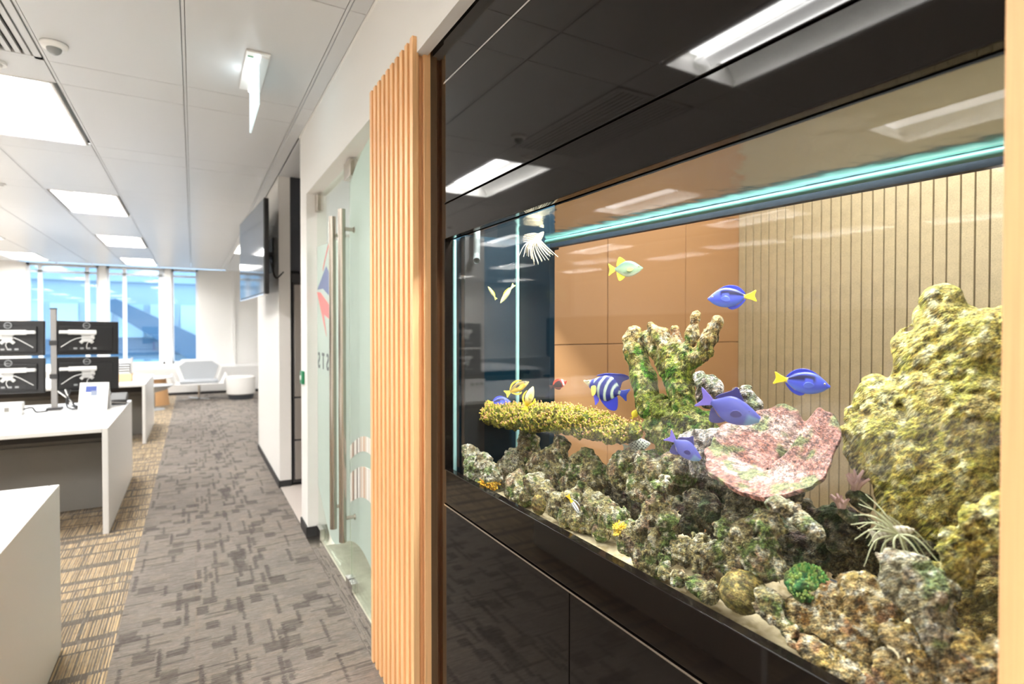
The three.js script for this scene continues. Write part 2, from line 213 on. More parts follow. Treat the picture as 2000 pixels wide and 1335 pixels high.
// ---------- walls ----------
const wallR = struct('wall_right', 'white plastered wall with the glass door beside the aquarium');
part('door_pier', bx(0.665, 0.79, 0, 2.75, -4.18, -3.94), M.wall, wallR);
part('door_header', bx(0.665, 0.79, 2.31, 2.75, -3.94, -2.35), M.wall, wallR);
const wallU = struct('wall_above_slats'), wallC = struct('wall_above_cabinet'), wallS = struct('wall_behind_slats'), wallN = struct('wall_near'), wallT = struct('wall_screen_side', 'white wall carrying the television');
part('upper_header', bx(0.665, 0.79, 2.402, 2.75, -2.35, -1.83), M.wall, wallU);
part('cabinet_header', bx(0.665, 0.705, 2.345, 2.75, -1.83, 0.05), M.wall, wallC);
part('slat_backing', bx(0.72, 0.79, 0, 2.40, -2.12, -1.83), M.wall, wallS);
part('near_wall', bx(0.702, 0.79, 0, 2.75, 0.055, 6.0), M.wall, wallN);
part('media_wall', bx(0.66, 0.756, 0, 2.75, -7.14, -5.3), M.wall, wallT);
part('media_wall_end', bx(0.756, 2.7, 0, 2.75, -7.14, -7.0), M.wall, wallT);
{
  const n = struct('wall_niche', 'dark wall at the back of the narrow niche');
  M.darkWall = mat(S(50, 53, 60), 0.5);
  part('bulkhead', bx(0.757, 2.05, 1.92, 2.75, -5.36, -5.28), M.darkWall, n);
  part('back_panel', bx(2.0, 2.08, 0, 2.75, -5.36, -4.2), M.wall, n);
  part('near_panel', bx(0.79, 2.05, 0, 2.75, -4.25, -4.18), M.wall, n);
  part('lower_panel', bx(0.757, 2.05, 0, 1.92, -5.4, -5.36), M.darkWall, n);
}
{
  const w = struct('wall_left', 'white office wall above grey storage');
  part('panel', bx(-8.3, -8.2, 0, 2.75, -14.8, 6.1), M.wall, w);
  const b = struct('wall_back'); part('panel', bx(-8.3, 0.79, 0, 2.75, 6.0, 6.1), M.wall, b);
  const e = struct('wall_end', 'white wall at the lounge end right of the windows'); part('panel', bx(2.6, 2.7, 0, 2.75, -14.8, -7.0), M.wall, e);
}
{ // baseboards
  const b = struct('baseboard_right', 'black baseboard along the white wall');
  part('strip', bx(0.655, 0.665, 0, 0.07, -4.18, -3.935), M.base, b);
  part('return_strip', bx(0.655, 0.73, 0, 0.07, -3.945, -3.932), M.base, b);
  part('strip', bx(0.65, 0.66, 0, 0.06, -7.14, -5.29), M.base, b);
  part('return_strip', bx(0.65, 0.757, 0, 0.06, -5.302, -5.288), M.base, b);
}
// ---------- ceiling ----------
{
  const c = struct('ceiling', 'white metal panel ceiling with narrow joints');
  part('slab', bx(-8.3, 2.7, 2.90, 3.0, -14.8, 6.1), M.ceilBack, c);
  const xs = [-3.03, -2.43, -1.83, -1.23, -0.63, -0.03, 0.575];
  const lit = (i, z) => i === 3 && Math.abs(((-z - 3.9) % 3 + 3) % 3) < 0.1;     // cells that hold a ceiling light
  const geo = {};
  const panelGeo = (w, d) => geo[w.toFixed(3) + d.toFixed(3)] ??= new RoundedBoxGeometry(w, 0.02, d, 1, 0.0025);
  const panel = (x0, x1, z0, z1) => { const p = part('ceiling_panel', panelGeo(x1 - x0, z1 - z0), M.ceil, c); p.position.set((x0 + x1) / 2, 2.76, (z0 + z1) / 2); };
  for (let k = 0; k < 10; k++) {
    const z0 = -0.9 - 1.5 * k;                                    // long panel from z0 to z0 - 1.2, narrow strip behind it
    for (let i = 0; i < 7; i++) {
      const a = xs[i] + 0.009, b = (i < 6 ? xs[i + 1] : 0.662) - 0.009;
      const right = i === 6;
      if (z0 - 1.2 > -14.75) {
        const open = (i === 3 || i === 0) && k % 2 === 0, vent = i === 3 && k === 1;
        if (!open && !vent) panel(a, b, z0 - 1.198, z0 - 0.002);
        panel(a, b, Math.max(-14.75, z0 - 1.498), z0 - 1.202);
      }
    }
  }
  for (const x of xs) part('rail', bx(x - 0.006, x + 0.006, 2.753, 2.772, -14.75, -0.9), M.ceil, c);
  part('edge_rail', bx(0.655, 0.70, 2.75, 2.77, -4.18, 6.0), M.wall, c);
  // the rest of the ceiling, seen only as reflections: plain fields between the lights
  const cols = [-2.73, -4.53, -6.33];
  part('field', bx(-8.2, -6.6, 2.75, 2.77, -14.75, 6), M.ceil, c);
  part('field', bx(-6.06, -4.8, 2.75, 2.77, -14.75, 6), M.ceil, c);
  part('field', bx(-4.26, -3.03, 2.75, 2.77, -14.75, 6), M.ceil, c);
  for (const x of cols.slice(1)) { for (const [a, b] of [[-0.9, 0.9], [2.1, 3.9], [5.1, 6]]) part('field', bx(x - 0.27, x + 0.27, 2.75, 2.77, a, b), M.ceil, c); for (let k = 0; k < 5; k++) part('field', bx(x - 0.27, x + 0.27, 2.75, 2.77, Math.max(-14.75, -3.9 - 3 * k), -2.1 - 3 * k), M.ceil, c); }
  for (const [a, b] of [[-3.03, -3.0], [-2.46, -1.2], [-0.66, 0.70]]) part('field', bx(a, b, 2.75, 2.77, -0.9, 6), M.ceil, c);
  for (const x of [-2.73, -0.93]) for (const [a, b] of [[-0.9, 0.9], [2.1, 3.9], [5.1, 6]]) part('field', bx(x - 0.27, x + 0.27, 2.75, 2.77, a, b), M.ceil, c);
  part('field', bx(0.662, 2.7, 2.75, 2.77, -9.9, -4.1), M.ceil, c);
  part('field', bx(0.662, 2.7, 2.75, 2.77, -14.75, -11.1), M.ceil, c);
  part('field', bx(1.17, 2.7, 2.75, 2.77, -11.1, -9.9), M.ceil, c);
}
// ---------- ceiling lights ----------
M.reflector = mat(S(245, 244, 240), 0.5);
M.lampPlate = mat(S(255, 255, 255), 0.5, { emissive: new THREE.Color(1, 0.985, 0.96), emissiveIntensity: 8 });
M.basket = mat(S(250, 250, 248), 0.5, { emissive: new THREE.Color(1, 0.98, 0.95), emissiveIntensity: 8 });
function makeTroffer() {
  const g = new THREE.Group();
  const w = 0.27, d = 0.6;
  part('frame', [bx(-w, -w + 0.012, -0.004, 0.012, -d, d), bx(w - 0.012, w, -0.004, 0.012, -d, d), bx(-w, w, -0.004, 0.012, -d, -d + 0.012), bx(-w, w, -0.004, 0.012, d - 0.012, d)], M.white, g);
  for (const s of [-1, 1]) part('end_plate', bx(-w, w, 0, 0.11, s * d - 0.003, s * d + 0.003), M.reflector, g);
  for (const s of [-1, 1]) {                                      // curved side reflectors
    const pts = []; for (let i = 0; i <= 8; i++) { const t = i / 8; pts.push([s * (w - 0.075 * t * t), 0.1 * t ** 0.8]); }
    const sh = new THREE.Shape([...pts.map(([x, y]) => new THREE.Vector2(x, y)), new THREE.Vector2(s * w, 0.105), new THREE.Vector2(s * (w + 0.002), 0)]);
    part('side_reflector', new THREE.ExtrudeGeometry(sh, { depth: 2 * d - 0.02, bevelEnabled: false }).translate(0, 0, -d + 0.01), M.reflector, g);
  }
  part('top_plate', bx(-0.22, 0.22, 0.106, 0.112, -d, d), M.reflector, g);
  part('lamp_plate', bx(-0.16, 0.16, 0.098, 0.105, -d + 0.01, d - 0.01), M.lampPlate, g);
  const half = new THREE.CylinderGeometry(0.06, 0.06, 2 * d - 0.04, 20, 1, false, 0, Math.PI).rotateZ(Math.PI / 2).rotateY(Math.PI / 2);
  half.scale(1, 0.75, 1);
  part('diffuser_basket', half.translate(0, 0.055, 0), M.basket, g);
  areaLight(g, 0.31, 2 * d - 0.04, 0, 0.0965, 0, new THREE.Color(1, 0.99, 0.97), OFFICE_LIGHT);
  return g;
}
{
  const proto = makeTroffer();
  const put = (x, z, label, grp) => { const t = proto.clone(); t.name = numbered('ceiling_light'); t.position.set(x, 2.75, z); scene.add(t); tag(t, label, 'ceiling light', grp); };
  const names = ['recessed ceiling light mirrored large in the black panel', 'large glaring ceiling light at the upper left edge', 'second recessed ceiling light down the office', 'third ceiling light down the office, small', 'farthest ceiling light, just in front of the windows'];
  for (let k = 0; k < 5; k++) put(-0.93, -1.5 - 3 * k, names[k]);
  for (const x of [-2.73, -4.53, -6.33]) for (let k = 0; k < 5; k++) put(x, -1.5 - 3 * k, 'office ceiling light seen only as a streak in the aquarium glass', 'office lights mirrored in the glass');
  for (const x of [-0.93, -2.73, -4.53, -6.33]) for (const z of [1.5, 4.5]) put(x, z, 'office ceiling light behind the camera', 'office lights behind the camera');
  put(0.90, -10.5, 'ceiling light beyond the wall screen, at the corridor end');
}
// ---------- window wall at the far end ----------
M.frame = mat(S(225, 228, 232), 0.45);
M.bluePane = mat(new THREE.Color(0.76, 0.88, 0.96), 0.0, { transmission: 1, thickness: 0, ior: 1.5 });
{
  const w = struct('wall_window', 'white end wall around the tall windows');
  part('left_panel', bx(-8.3, -2.91, 0, 2.75, -14.8, -14.6), M.wall, w);
  part('right_panel', bx(0.11, 2.7, 0, 2.75, -14.8, -14.6), M.wall, w);
  part('parapet', bx(-2.91, 0.11, 0, 0.62, -14.8, -14.6), M.wall, w);
  part('pilaster', bx(0.79, 0.86, 0.56, 2.75, -14.62, -14.56), M.wall, w);
  const L = struct('trim_1', 'long low white window ledge with black plinth');
  part('ledge', bx(-8.2, 2.6, 0.05, 0.58, -14.6, -13.75, 0.01), M.white, L);
  part('plinth', bx(-8.2, 2.6, 0, 0.05, -14.6, -13.74), M.base, L);
  const bays = [[-2.91, -1.72, [-2.62]], [-1.6, -0.53, [-1.29]], [-0.42, 0.11, []]];
  const extra = [[-2.70, -1.93], [-1.28, -0.62], []];
  bays.forEach(([a, b], i) => {
    const n = struct(`window_${i + 1}`, ['left tall window bay behind the monitors', 'middle tall window bay with a thin mullion', 'narrow window pane nearest the white wall'][i]);
    part('frame', [bx(a, a + 0.05, 0.62, 2.75, -14.75, -14.65), bx(b - 0.05, b, 0.62, 2.75, -14.75, -14.65), bx(a, b, 0.62, 0.67, -14.75, -14.65), bx(a, b, 2.69, 2.75, -14.75, -14.65)], M.frame, n);
    part('transom', bx(a, b, 2.56, 2.60, -14.74, -14.66), M.frame, n);
    for (const m of extra[i]) part('mullion', bx(m - 0.035, m + 0.035, 0.62, 2.75, -14.74, -14.66), M.frame, n);
    const cuts = [a, ...extra[i], b];
    for (let k = 0; k + 1 < cuts.length; k++) { part('pane', bx(cuts[k] + 0.03, cuts[k + 1] - 0.03, 0.66, 2.57, -14.705, -14.70), M.bluePane, n); part('pane', bx(cuts[k] + 0.03, cuts[k + 1] - 0.03, 2.59, 2.70, -14.705, -14.70), M.bluePane, n); }
  });
  for (const x of [-1.66, -0.475]) part('column', bx(x - 0.065, x + 0.065, 0.62, 2.75, -14.78, -14.6), M.white, w);
}
// ---------- building across the street ----------
{
  const b = group('office_building', 'blue glass building with a slanting stair seen through the far windows', 'building', [0, 0, -30]);
  const fac = mat(S(160, 176, 190), 0.6), gl = mat(S(176, 198, 212), 0.15), lt = mat(S(190, 205, 215), 0.6), dk = mat(S(78, 104, 128), 0.5);
  part('wall', bx(-14, 6, -6, 9, -1.2, -0.6), fac, b);
  for (const y of [-3.2, 0.2, 3.5, 6.8]) part('floor_band', bx(-14, 6, y, y + 0.75, -0.6, -0.35), y === 0.2 ? dk : fac, b);
  for (let k = 0; k < 16; k++) for (const y of [-2.3, 1.0, 4.3]) part('window', bx(-13.7 + k * 1.2, -12.75 + k * 1.2, y, y + (y === 1 ? 1.5 : 2.3), -0.62, -0.5), y === 1 && k % 3 ? lt : gl, b);
  const st = new THREE.Shape([new THREE.Vector2(-3.6, 2.5), new THREE.Vector2(-2.9, 2.7), new THREE.Vector2(1.6, 0.3), new THREE.Vector2(1.6, -0.6), new THREE.Vector2(0.4, -0.4)]);
  part('stair', new THREE.ExtrudeGeometry(st, { depth: 0.3, bevelEnabled: false }).translate(0, 0, 0.2), dk, b, 'dark slanting stair flight');
  const gr = struct('ground_outside'); part('pavement', bx(-40, 30, -6.2, -6, -32, -14.8), mat(S(120, 125, 130), 0.9), gr);
}
// ---------- lounge at the window ----------
M.greyFabric = mat(S(176, 180, 184), 0.85);
{
  const c = group('lounge_chair', 'grey cushioned swivel lounge chair with white shell at the window ledge', 'chair', [0.10, 0, -12.75]);
  const shell = (th, inset, y) => { const s = new THREE.Shape([new THREE.Vector2(-0.30 + inset, 0), new THREE.Vector2(0.30 - inset, 0), new THREE.Vector2(0.40 - inset, 0.30), new THREE.Vector2(0.30 - inset, 0.45 - inset), new THREE.Vector2(-0.30 + inset, 0.45 - inset), new THREE.Vector2(-0.40 + inset, 0.30)]); return new THREE.ExtrudeGeometry(s, { depth: th, bevelEnabled: true, bevelSize: 0.012, bevelThickness: 0.012, bevelSegments: 2 }).rotateX(0.22).translate(0, y, 0.12); };
  part('shell', [shell(0.03, 0, 0.34), bx(-0.42, 0.42, 0.31, 0.34, -0.38, 0.2, 0.012)], M.white, c);
  part('back_cushion', shell(0.05, 0.07, 0.35).translate(0, 0.02, -0.06), M.greyFabric, c);
  part('seat_cushion', bx(-0.33, 0.33, 0.34, 0.40, -0.36, 0.12, 0.025), M.greyFabric, c);
  for (const s of [-1, 1]) part('arm', bx(-0.02, 0.02, 0, 0.2, -0.28, 0.25, 0.015).rotateZ(-s * 0.4).translate(s * 0.40, 0.32, 0), M.white, c);
  part('stem', cyl(0.022, 0.022, 0.3, 0, 0.02, 0, 12), M.chrome, c);
  for (let k = 0; k < 4; k++) part('foot', bx(0, 0.32, 0, 0.025, -0.018, 0.018, 0.006).rotateY(k * Math.PI / 2 + 0.6), M.chrome, c);
  c.rotation.y = Math.PI;
  const t = group('side_table', 'round white table on a wooden cone base beside the desks', 'table', [-0.59, 0, -12.2]);
  part('table_top', cyl(0.25, 0.25, 0.022, 0, 0.49, 0, 48), M.white, t);
  part('cone_base', cyl(0.205, 0.15, 0.49, 0, 0, 0, 40), M.oak, t);
  const p = group('drum_pouf', 'white drum pouf on a dark base near the wall screen', 'pouf', [0.83, 0, -12.45]);
  part('seat', new THREE.LatheGeometry([[0, 0.1], [0.25, 0.1], [0.262, 0.12], [0.262, 0.43], [0.25, 0.455], [0.0, 0.46]].map((a) => new THREE.Vector2(...a)), 40), mat(S(236, 234, 230), 0.8), p);
  part('base', cyl(0.21, 0.24, 0.1, 0, 0, 0, 32), mat(S(70, 74, 80), 0.6), p);
  const q = group('shell_chair', 'low pale grey shell seat in front of the round table', 'chair', [-0.60, 0, -11.5]);
  part('seat_shell', new THREE.LatheGeometry([[0.03, 0.30], [0.18, 0.34], [0.30, 0.42], [0.31, 0.425], [0.19, 0.36], [0.03, 0.32]].map((a) => new THREE.Vector2(...a)), 32), M.greyFabric, q);
  part('stem', cyl(0.02, 0.02, 0.31, 0, 0.01, 0, 10), M.chrome, q);
  part('base', cyl(0.17, 0.16, 0.012, 0, 0, 0, 24), M.greyFabric, q);
}
// ---------- wall screen, niche cabinet, small wall things ----------
{
  const t = group('wall_screen', 'large black television on a swing arm, high on the white wall', 'television', [0.66, 2.1, -5.8]);
  const pane = part('housing', bx(-0.185, -0.145, -0.40, 0.40, -0.72, 0.72, 0.008), M.plastic, t);
  part('display', bx(-0.187, -0.1845, -0.385, 0.39, -0.705, 0.705), mat(S(40, 44, 50), 0.06), t, 'dark glossy switched-off display');
  part('rear_box', bx(-0.146, -0.10, -0.30, 0.12, -0.4, 0.4, 0.01), M.plastic, t);
  part('wall_plate', bx(-0.02, 0, -0.16, 0.16, -0.13, 0.13), M.plastic, t);
  part('arm', [bx(-0.11, -0.015, -0.02, 0.02, -0.16, -0.12), bx(-0.11, -0.015, -0.02, 0.02, 0.12, 0.16)], M.plastic, t);
  part('chin', bx(-0.19, -0.15, -0.408, -0.398, -0.7, 0.7), M.chrome, t);
  part('cable', tube([[-0.1, -0.1, 0.5], [-0.06, -0.25, 0.55], [-0.01, -0.2, 0.6]], 0.006), M.plastic, t);
  t.rotation.y = 0.06;
  const f = group('tall_cabinet', 'tall grey metal cabinet standing inside the niche', 'cabinet', [0.765, 0, -5.355]);
  const fg = mat(S(150, 144, 138), 0.35, { metalness: 0.3 });
  part('body', bx(0.01, 0.75, 0.03, 1.9, 0, 0.06), M.darkTray, f);
  part('upper_door', bx(0.02, 0.74, 0.80, 1.80, 0.06, 0.085, 0.006), fg, f);
  part('lower_door', bx(0.02, 0.74, 0.42, 0.785, 0.06, 0.085, 0.006), fg, f);
  part('drawer', bx(0.02, 0.74, 0.06, 0.405, 0.06, 0.085, 0.006), fg, f);
  part('top_cap', bx(0, 0.76, 1.82, 1.9, 0, 0.1, 0.005), M.base, f);
  const g = group('exit_button', 'small green release button plate on the white door pier', 'button', [0.665, 1.07, -4.08]);
  part('plate', bx(-0.018, 0, -0.045, 0.045, -0.045, 0.045, 0.005), mat(S(20, 130, 84), 0.4), g);
  part('button', new THREE.CylinderGeometry(0.016, 0.016, 0.006, 20).rotateZ(Math.PI / 2).translate(-0.021, 0, 0), M.white, g);
}
// ---------- ceiling fittings ----------
{
  const e = group('exit_sign', 'edge-lit acrylic exit sign hanging from the corridor ceiling', 'exit sign', [0.285, 2.75, -3.21]);
  part('base_plate', bx(-0.055, 0.055, -0.012, 0, -0.245, 0.245, 0.004), M.white, e);
  part('sign_blade', bx(-0.004, 0.004, -0.25, -0.012, -0.23, 0.23), mat(S(225, 244, 248), 0.1, { emissive: new THREE.Color(0.75, 0.93, 1), emissiveIntensity: 0.7 }), e);
  part('light_strip', bx(-0.01, 0.01, -0.026, -0.011, -0.23, 0.23), mat(S(255, 255, 255), 0.4, { emissive: new THREE.Color(0.85, 0.95, 1), emissiveIntensity: 1.6 }), e);
  part('socket', bx(0.012, 0.045, -0.018, -0.01, 0.17, 0.22), M.white, e);
  part('indicator', bx(-0.045, -0.02, -0.014, -0.011, 0.19, 0.2), mat(S(20, 140, 70), 0.4), e);
  const pl = new THREE.PointLight(new THREE.Color(0.85, 0.95, 1), 0.025); pl.name = 'lamp'; pl.position.set(-0.03, -0.04, 0); e.add(pl);
  const d = group('dome_camera', 'small white dome camera on the ceiling', 'camera', [-0.56, 2.75, -3.37]);
  part('mount', new THREE.LatheGeometry([[0, 0], [0.055, 0], [0.055, -0.006], [0.047, -0.022], [0, -0.024]].map((a) => new THREE.Vector2(...a)).reverse(), 32), M.white, d);
  part('dome', new THREE.SphereGeometry(0.03, 24, 12, 0, Math.PI * 2, Math.PI / 2, Math.PI / 2).translate(0, -0.022, 0), mat(S(150, 152, 152), 0.08), d);
  for (const [x, z, l] of [[-0.86, -3.74, 'flat smoke detector beside the first glaring ceiling light'], [-1.55, -6.85, 'flat smoke detector beside the second ceiling light']]) {
    const s = group('smoke_detector', l, 'detector', [x, 2.75, z]);
    part('base', cyl(0.05, 0.052, 0.012, 0, -0.012, 0, 28), M.white, s); part('sensor_cap', cyl(0.03, 0.035, 0.014, 0, -0.026, 0, 24), M.white, s);
  }
  const v = group('air_vent', 'slotted white air vent in the top left corner', 'vent', [-0.93, 2.75, -3.0]);
  part('vent_frame', [bx(-0.29, -0.26, -0.004, 0.016, -0.59, 0.59), bx(0.26, 0.29, -0.004, 0.016, -0.59, 0.59), bx(-0.29, 0.29, -0.004, 0.016, -0.59, -0.56), bx(-0.29, 0.29, -0.004, 0.016, 0.56, 0.59)], M.ceil, v);
  for (let k = 0; k < 14; k++) part('slat', bx(-0.013, 0.009, -0.002, 0.014, -0.56, 0.56), M.ceil, v).position.x = -0.24 + k * 0.037;
  part('duct', bx(-0.26, 0.26, 0.1, 0.12, -0.56, 0.56), M.darkTray, v);
}
// ---------- desks ----------
function desk(z0, z1, x0, label, opts = {}) {
  const g = group('bench_desk', label, 'desk', [-0.51, 0, z0]), d = z1 - z0;
  part('end_panel', bx(-0.035, 0, 0, 0.73, d, 0, 0.004), M.white, g);
  part('desk_top', bx(x0 + 0.51, -0.035, 0.70, 0.73, d, 0, 0.004), M.white, g);
  part('cable_tray', bx(x0 + 0.51, -0.04, 0.60, 0.69, d * 0.5 - 0.1, d * 0.5 + 0.45), M.darkTray, g);
  part('modesty_panel', bx(x0 + 0.51, -0.045, 0.03, 0.62, d * 0.5 + 0.2, d * 0.5 + 0.235), M.greyFront, g);
  part('cabinet_front', bx(-1.25, -0.07, 0.035, 0.54, d * 0.5 + 0.236, d * 0.5 + 0.25, 0.003), M.greyFront, g);
  part('far_end_panel', bx(x0 + 0.51, x0 + 0.545, 0, 0.70, d, 0), M.white, g);
  return g;
}
desk(-1.4, -3.09, -3.6, 'white desk end nearest the camera, bottom left corner');
desk(-4.69, -6.4, -3.8, 'white bench desk carrying the stacked black monitors');
desk(-8.15, -9.8, -3.8, 'farther white bench desk with paper trays');
const font = await new FontLoader().loadAsync('fonts/droid/droid_sans_bold.typeface.json');
const text = (s, size, depth = 0.001) => { const g = new TextGeometry(s, { font, size, depth, curveSegments: 4, bevelEnabled: false }); g.center(); return g; };
{
  const p = group('monitor_post', 'grey vertical post between the monitors on the bench desk', 'post', [-1.01, 0.73, -5.95]);
  part('pole', bx(-0.02, 0.02, 0.0, 0.84, -0.02, 0.02, 0.004), mat(S(150, 148, 146), 0.4, { metalness: 0.5 }), p);
  part('clamp', bx(-0.05, 0.05, 0, 0.02, -0.05, 0.05, 0.003), M.darkTray, p);
  for (const y of [0.28, 0.56]) part('collar', bx(-0.028, 0.028, y - 0.02, y + 0.02, -0.028, 0.028, 0.003), M.darkTray, p);
  part('cap', bx(-0.022, 0.022, 0.84, 0.85, -0.022, 0.022), M.darkTray, p);
  const monLabel = (s, up) => s > 0 ? (up ? 'upper black monitor right of the post, seen from behind' : 'lower black monitor right of the post, seen from behind') : (up ? 'upper black monitor at the left edge, left of the post' : 'lower black monitor at the left edge, left of the post');
  const silver = mat(S(210, 210, 208), 0.35), ring = mat(S(170, 172, 174), 0.3, { metalness: 0.4 });
  for (const s of [1, -1]) for (const up of [1, 0]) {
    const m = group('monitor', monLabel(s, up), 'monitor', [-1.01 + s * (s > 0 ? 0.205 : 0.30), up ? 1.328 : 1.018, -6.02], 'monitors on the bench desk');
    part('housing', bx(-0.235, 0.235, -0.145, 0.145, -0.02, 0.012, 0.008), M.plastic, m);
    part('rear_bulge', bx(-0.19, 0.19, -0.12, 0.10, 0.008, 0.026, 0.012), M.plastic, m);
    part('screen', bx(-0.225, 0.225, -0.135, 0.137, -0.0215, -0.0195), mat(S(16, 17, 20), 0.1), m);
    part('port_recess', bx(-0.12, 0.12, -0.105, -0.075, 0.025, 0.028), M.base, m);
    for (let k = 0; k < 4; k++) part('port', bx(-0.09 + k * 0.045, -0.065 + k * 0.045, -0.098, -0.084, 0.027, 0.0295), ring, m);
    const lg = part('emblem_ring', new THREE.TorusGeometry(0.024, 0.003, 8, 32).translate(0, 0.105, 0.0265), ring, m);
    part('emblem_lettering', text('DELL', 0.0125).translate(0, 0.105, 0.0265), ring, lg);
    const st = []; for (let k = 0; k < 4; k++) { const a = Math.PI / 4 + k * Math.PI / 2; st.push(bx(0, 0.062, -0.013, 0.013, 0.026, 0.036, 0.004).rotateZ(a)); }
    part('mount_plate', [...st, bx(-0.035, 0.035, -0.035, 0.035, 0.026, 0.04, 0.005)], silver, m);
    part('swing_arm', [rod([s * 0.06, 0.045, 0.06], [-s * 0.13, 0.045, 0.06], 0.02, 0.02, 16), rod([-s * 0.13, 0.045, 0.06], [-s * 0.19, 0.045, 0.07], 0.014, 0.014, 12), rod([s * 0.04, 0, 0.03], [s * 0.04, 0.05, 0.062], 0.014)], M.white, m);
    part('cable', tube([[0, -0.09, 0.03], [0.0, -0.05, 0.06], [0.05, 0.0, 0.075], [-s * 0.08, -0.01, 0.08], [-s * 0.18, -0.08, 0.07]], 0.0026, 30), M.white, m);
    m.rotation.set(-0.06, s > 0 ? 0.3 : -0.12, 0);
  }
  const pb = group('power_box', 'white desktop power box with sockets at the left edge', 'power box', [-1.30, 0.73, -5.75]);
  part('housing', bx(-0.13, 0.13, 0, 0.10, -0.05, 0.05, 0.008), M.white, pb);
  for (const x of [-0.08, -0.02, 0.04]) part('socket', bx(x - 0.015, x + 0.015, 0.03, 0.065, 0.049, 0.0515), M.greyFront, pb);
  part('cable', tube([[0.13, 0.04, 0], [0.18, 0.05, 0.0], [0.2, 0.008, -0.05], [0.26, 0.006, -0.1]], 0.006), M.plastic, pb);
  const cal = group('desk_calendar', 'white tent calendar standing at the bench desk corner', 'calendar', [-0.72, 0.73, -5.82]);
  part('front_board', bx(-0.105, 0.105, 0, 0.23, -0.0015, 0.0015).rotateX(-0.2).translate(0, 0, 0.05), M.white, cal);
  part('rear_board', bx(-0.105, 0.105, 0, 0.23, -0.0015, 0.0015).rotateX(0.2).translate(0, 0, -0.042), M.white, cal);
  part('picture', bx(-0.06, 0.02, 0.15, 0.20, 0.0015, 0.002).rotateX(-0.2).translate(0, 0, 0.05), mat(S(72, 92, 160), 0.5), cal);
  part('picture_block', bx(-0.02, 0.025, 0.12, 0.16, 0.0021, 0.0024).rotateX(-0.2).translate(0, 0, 0.05), mat(S(140, 150, 170), 0.5), cal);
  cal.rotation.y = -0.25;
  const ph = group('desk_phone', 'dark desk phone with a coiled cable behind the tent calendar', 'phone', [-0.60, 0.73, -6.12]);
  part('body', bx(-0.08, 0.08, 0, 0.05, -0.09, 0.09, 0.01).rotateX(0.3).translate(0, 0.025, 0), M.darkTray, ph);
  part('handset', bx(-0.085, -0.045, 0.06, 0.09, -0.1, 0.1, 0.012).rotateX(0.3), M.plastic, ph);
  part('cable', tube([[-0.04, 0.03, 0.1], [0.0, 0.03, 0.14], [0.07, 0.02, 0.12], [0.09, 0.012, 0.02]], 0.006), M.greyFront, ph);
  const c = group('cable_bundle', 'tangle of dark cables lying below the right monitors', 'cable', [-0.9, 0.735, -5.9]);
  for (let k = 0; k < 6; k++) { const r = rng(k + 3); part('cable', tube([[0.02 * k - 0.1, 0.16, -0.05], [0.05 * (r() - 0.5), 0.05, 0], [0.1 * r(), 0.01, 0.06 * r()], [0.2 * r() + 0.08, 0.006, -0.1 * r()]], 0.005), k % 3 ? M.plastic : M.white, c); }
  const tr = group('paper_tray', 'white paper tray stacked with sheets on the farther desk', 'tray', [-0.86, 0.73, -8.75]);
  part('tray', [bx(-0.17, 0.17, 0.10, 0.105, -0.12, 0.12), bx(-0.17, -0.165, 0.1, 0.3, -0.12, 0.12), bx(0.165, 0.17, 0.1, 0.3, -0.12, 0.12), bx(-0.17, 0.17, 0.1, 0.28, -0.12, -0.115)], M.white, tr);
  for (let k = 0; k < 5; k++) part('paper', bx(-0.15, 0.15, 0.11 + k * 0.03, 0.125 + k * 0.03, -0.1, 0.11 - k * 0.01), mat(S(244 - k * 6, 243 - k * 5, 240 - k * 3), 0.7), tr);
  part('box_base', bx(-0.17, 0.17, 0, 0.1, -0.12, 0.12, 0.004), mat(S(236, 206, 160), 0.6), tr, 'pale orange box under the tray');
  const bd = group('red_binder', 'small red binder upright beside the lower monitor', 'binder', [-1.06, 0.73, -8.65]);
  part('cover', bx(-0.03, 0.03, 0, 0.27, -0.12, 0.12, 0.003), mat(S(196, 40, 60), 0.5), bd); part('pages', bx(-0.022, 0.022, 0.01, 0.26, -0.11, 0.122), M.white, bd);
  const k = group('storage_row', 'row of grey storage cupboards along the left office wall', 'cupboard', [-7.9, 0, -6]);
  part('body', bx(-0.25, 0.2, 0, 1.72, -8, 8), mat(S(60, 60, 62), 0.5), k);
  for (let i = 0; i < 13; i++) { const dr = part('door', bx(0.2, 0.22, 0.05, 1.68, -7.8 + i * 1.2, -6.62 + i * 1.2, 0.004), mat(S(64, 63, 62), 0.45), k); }
}
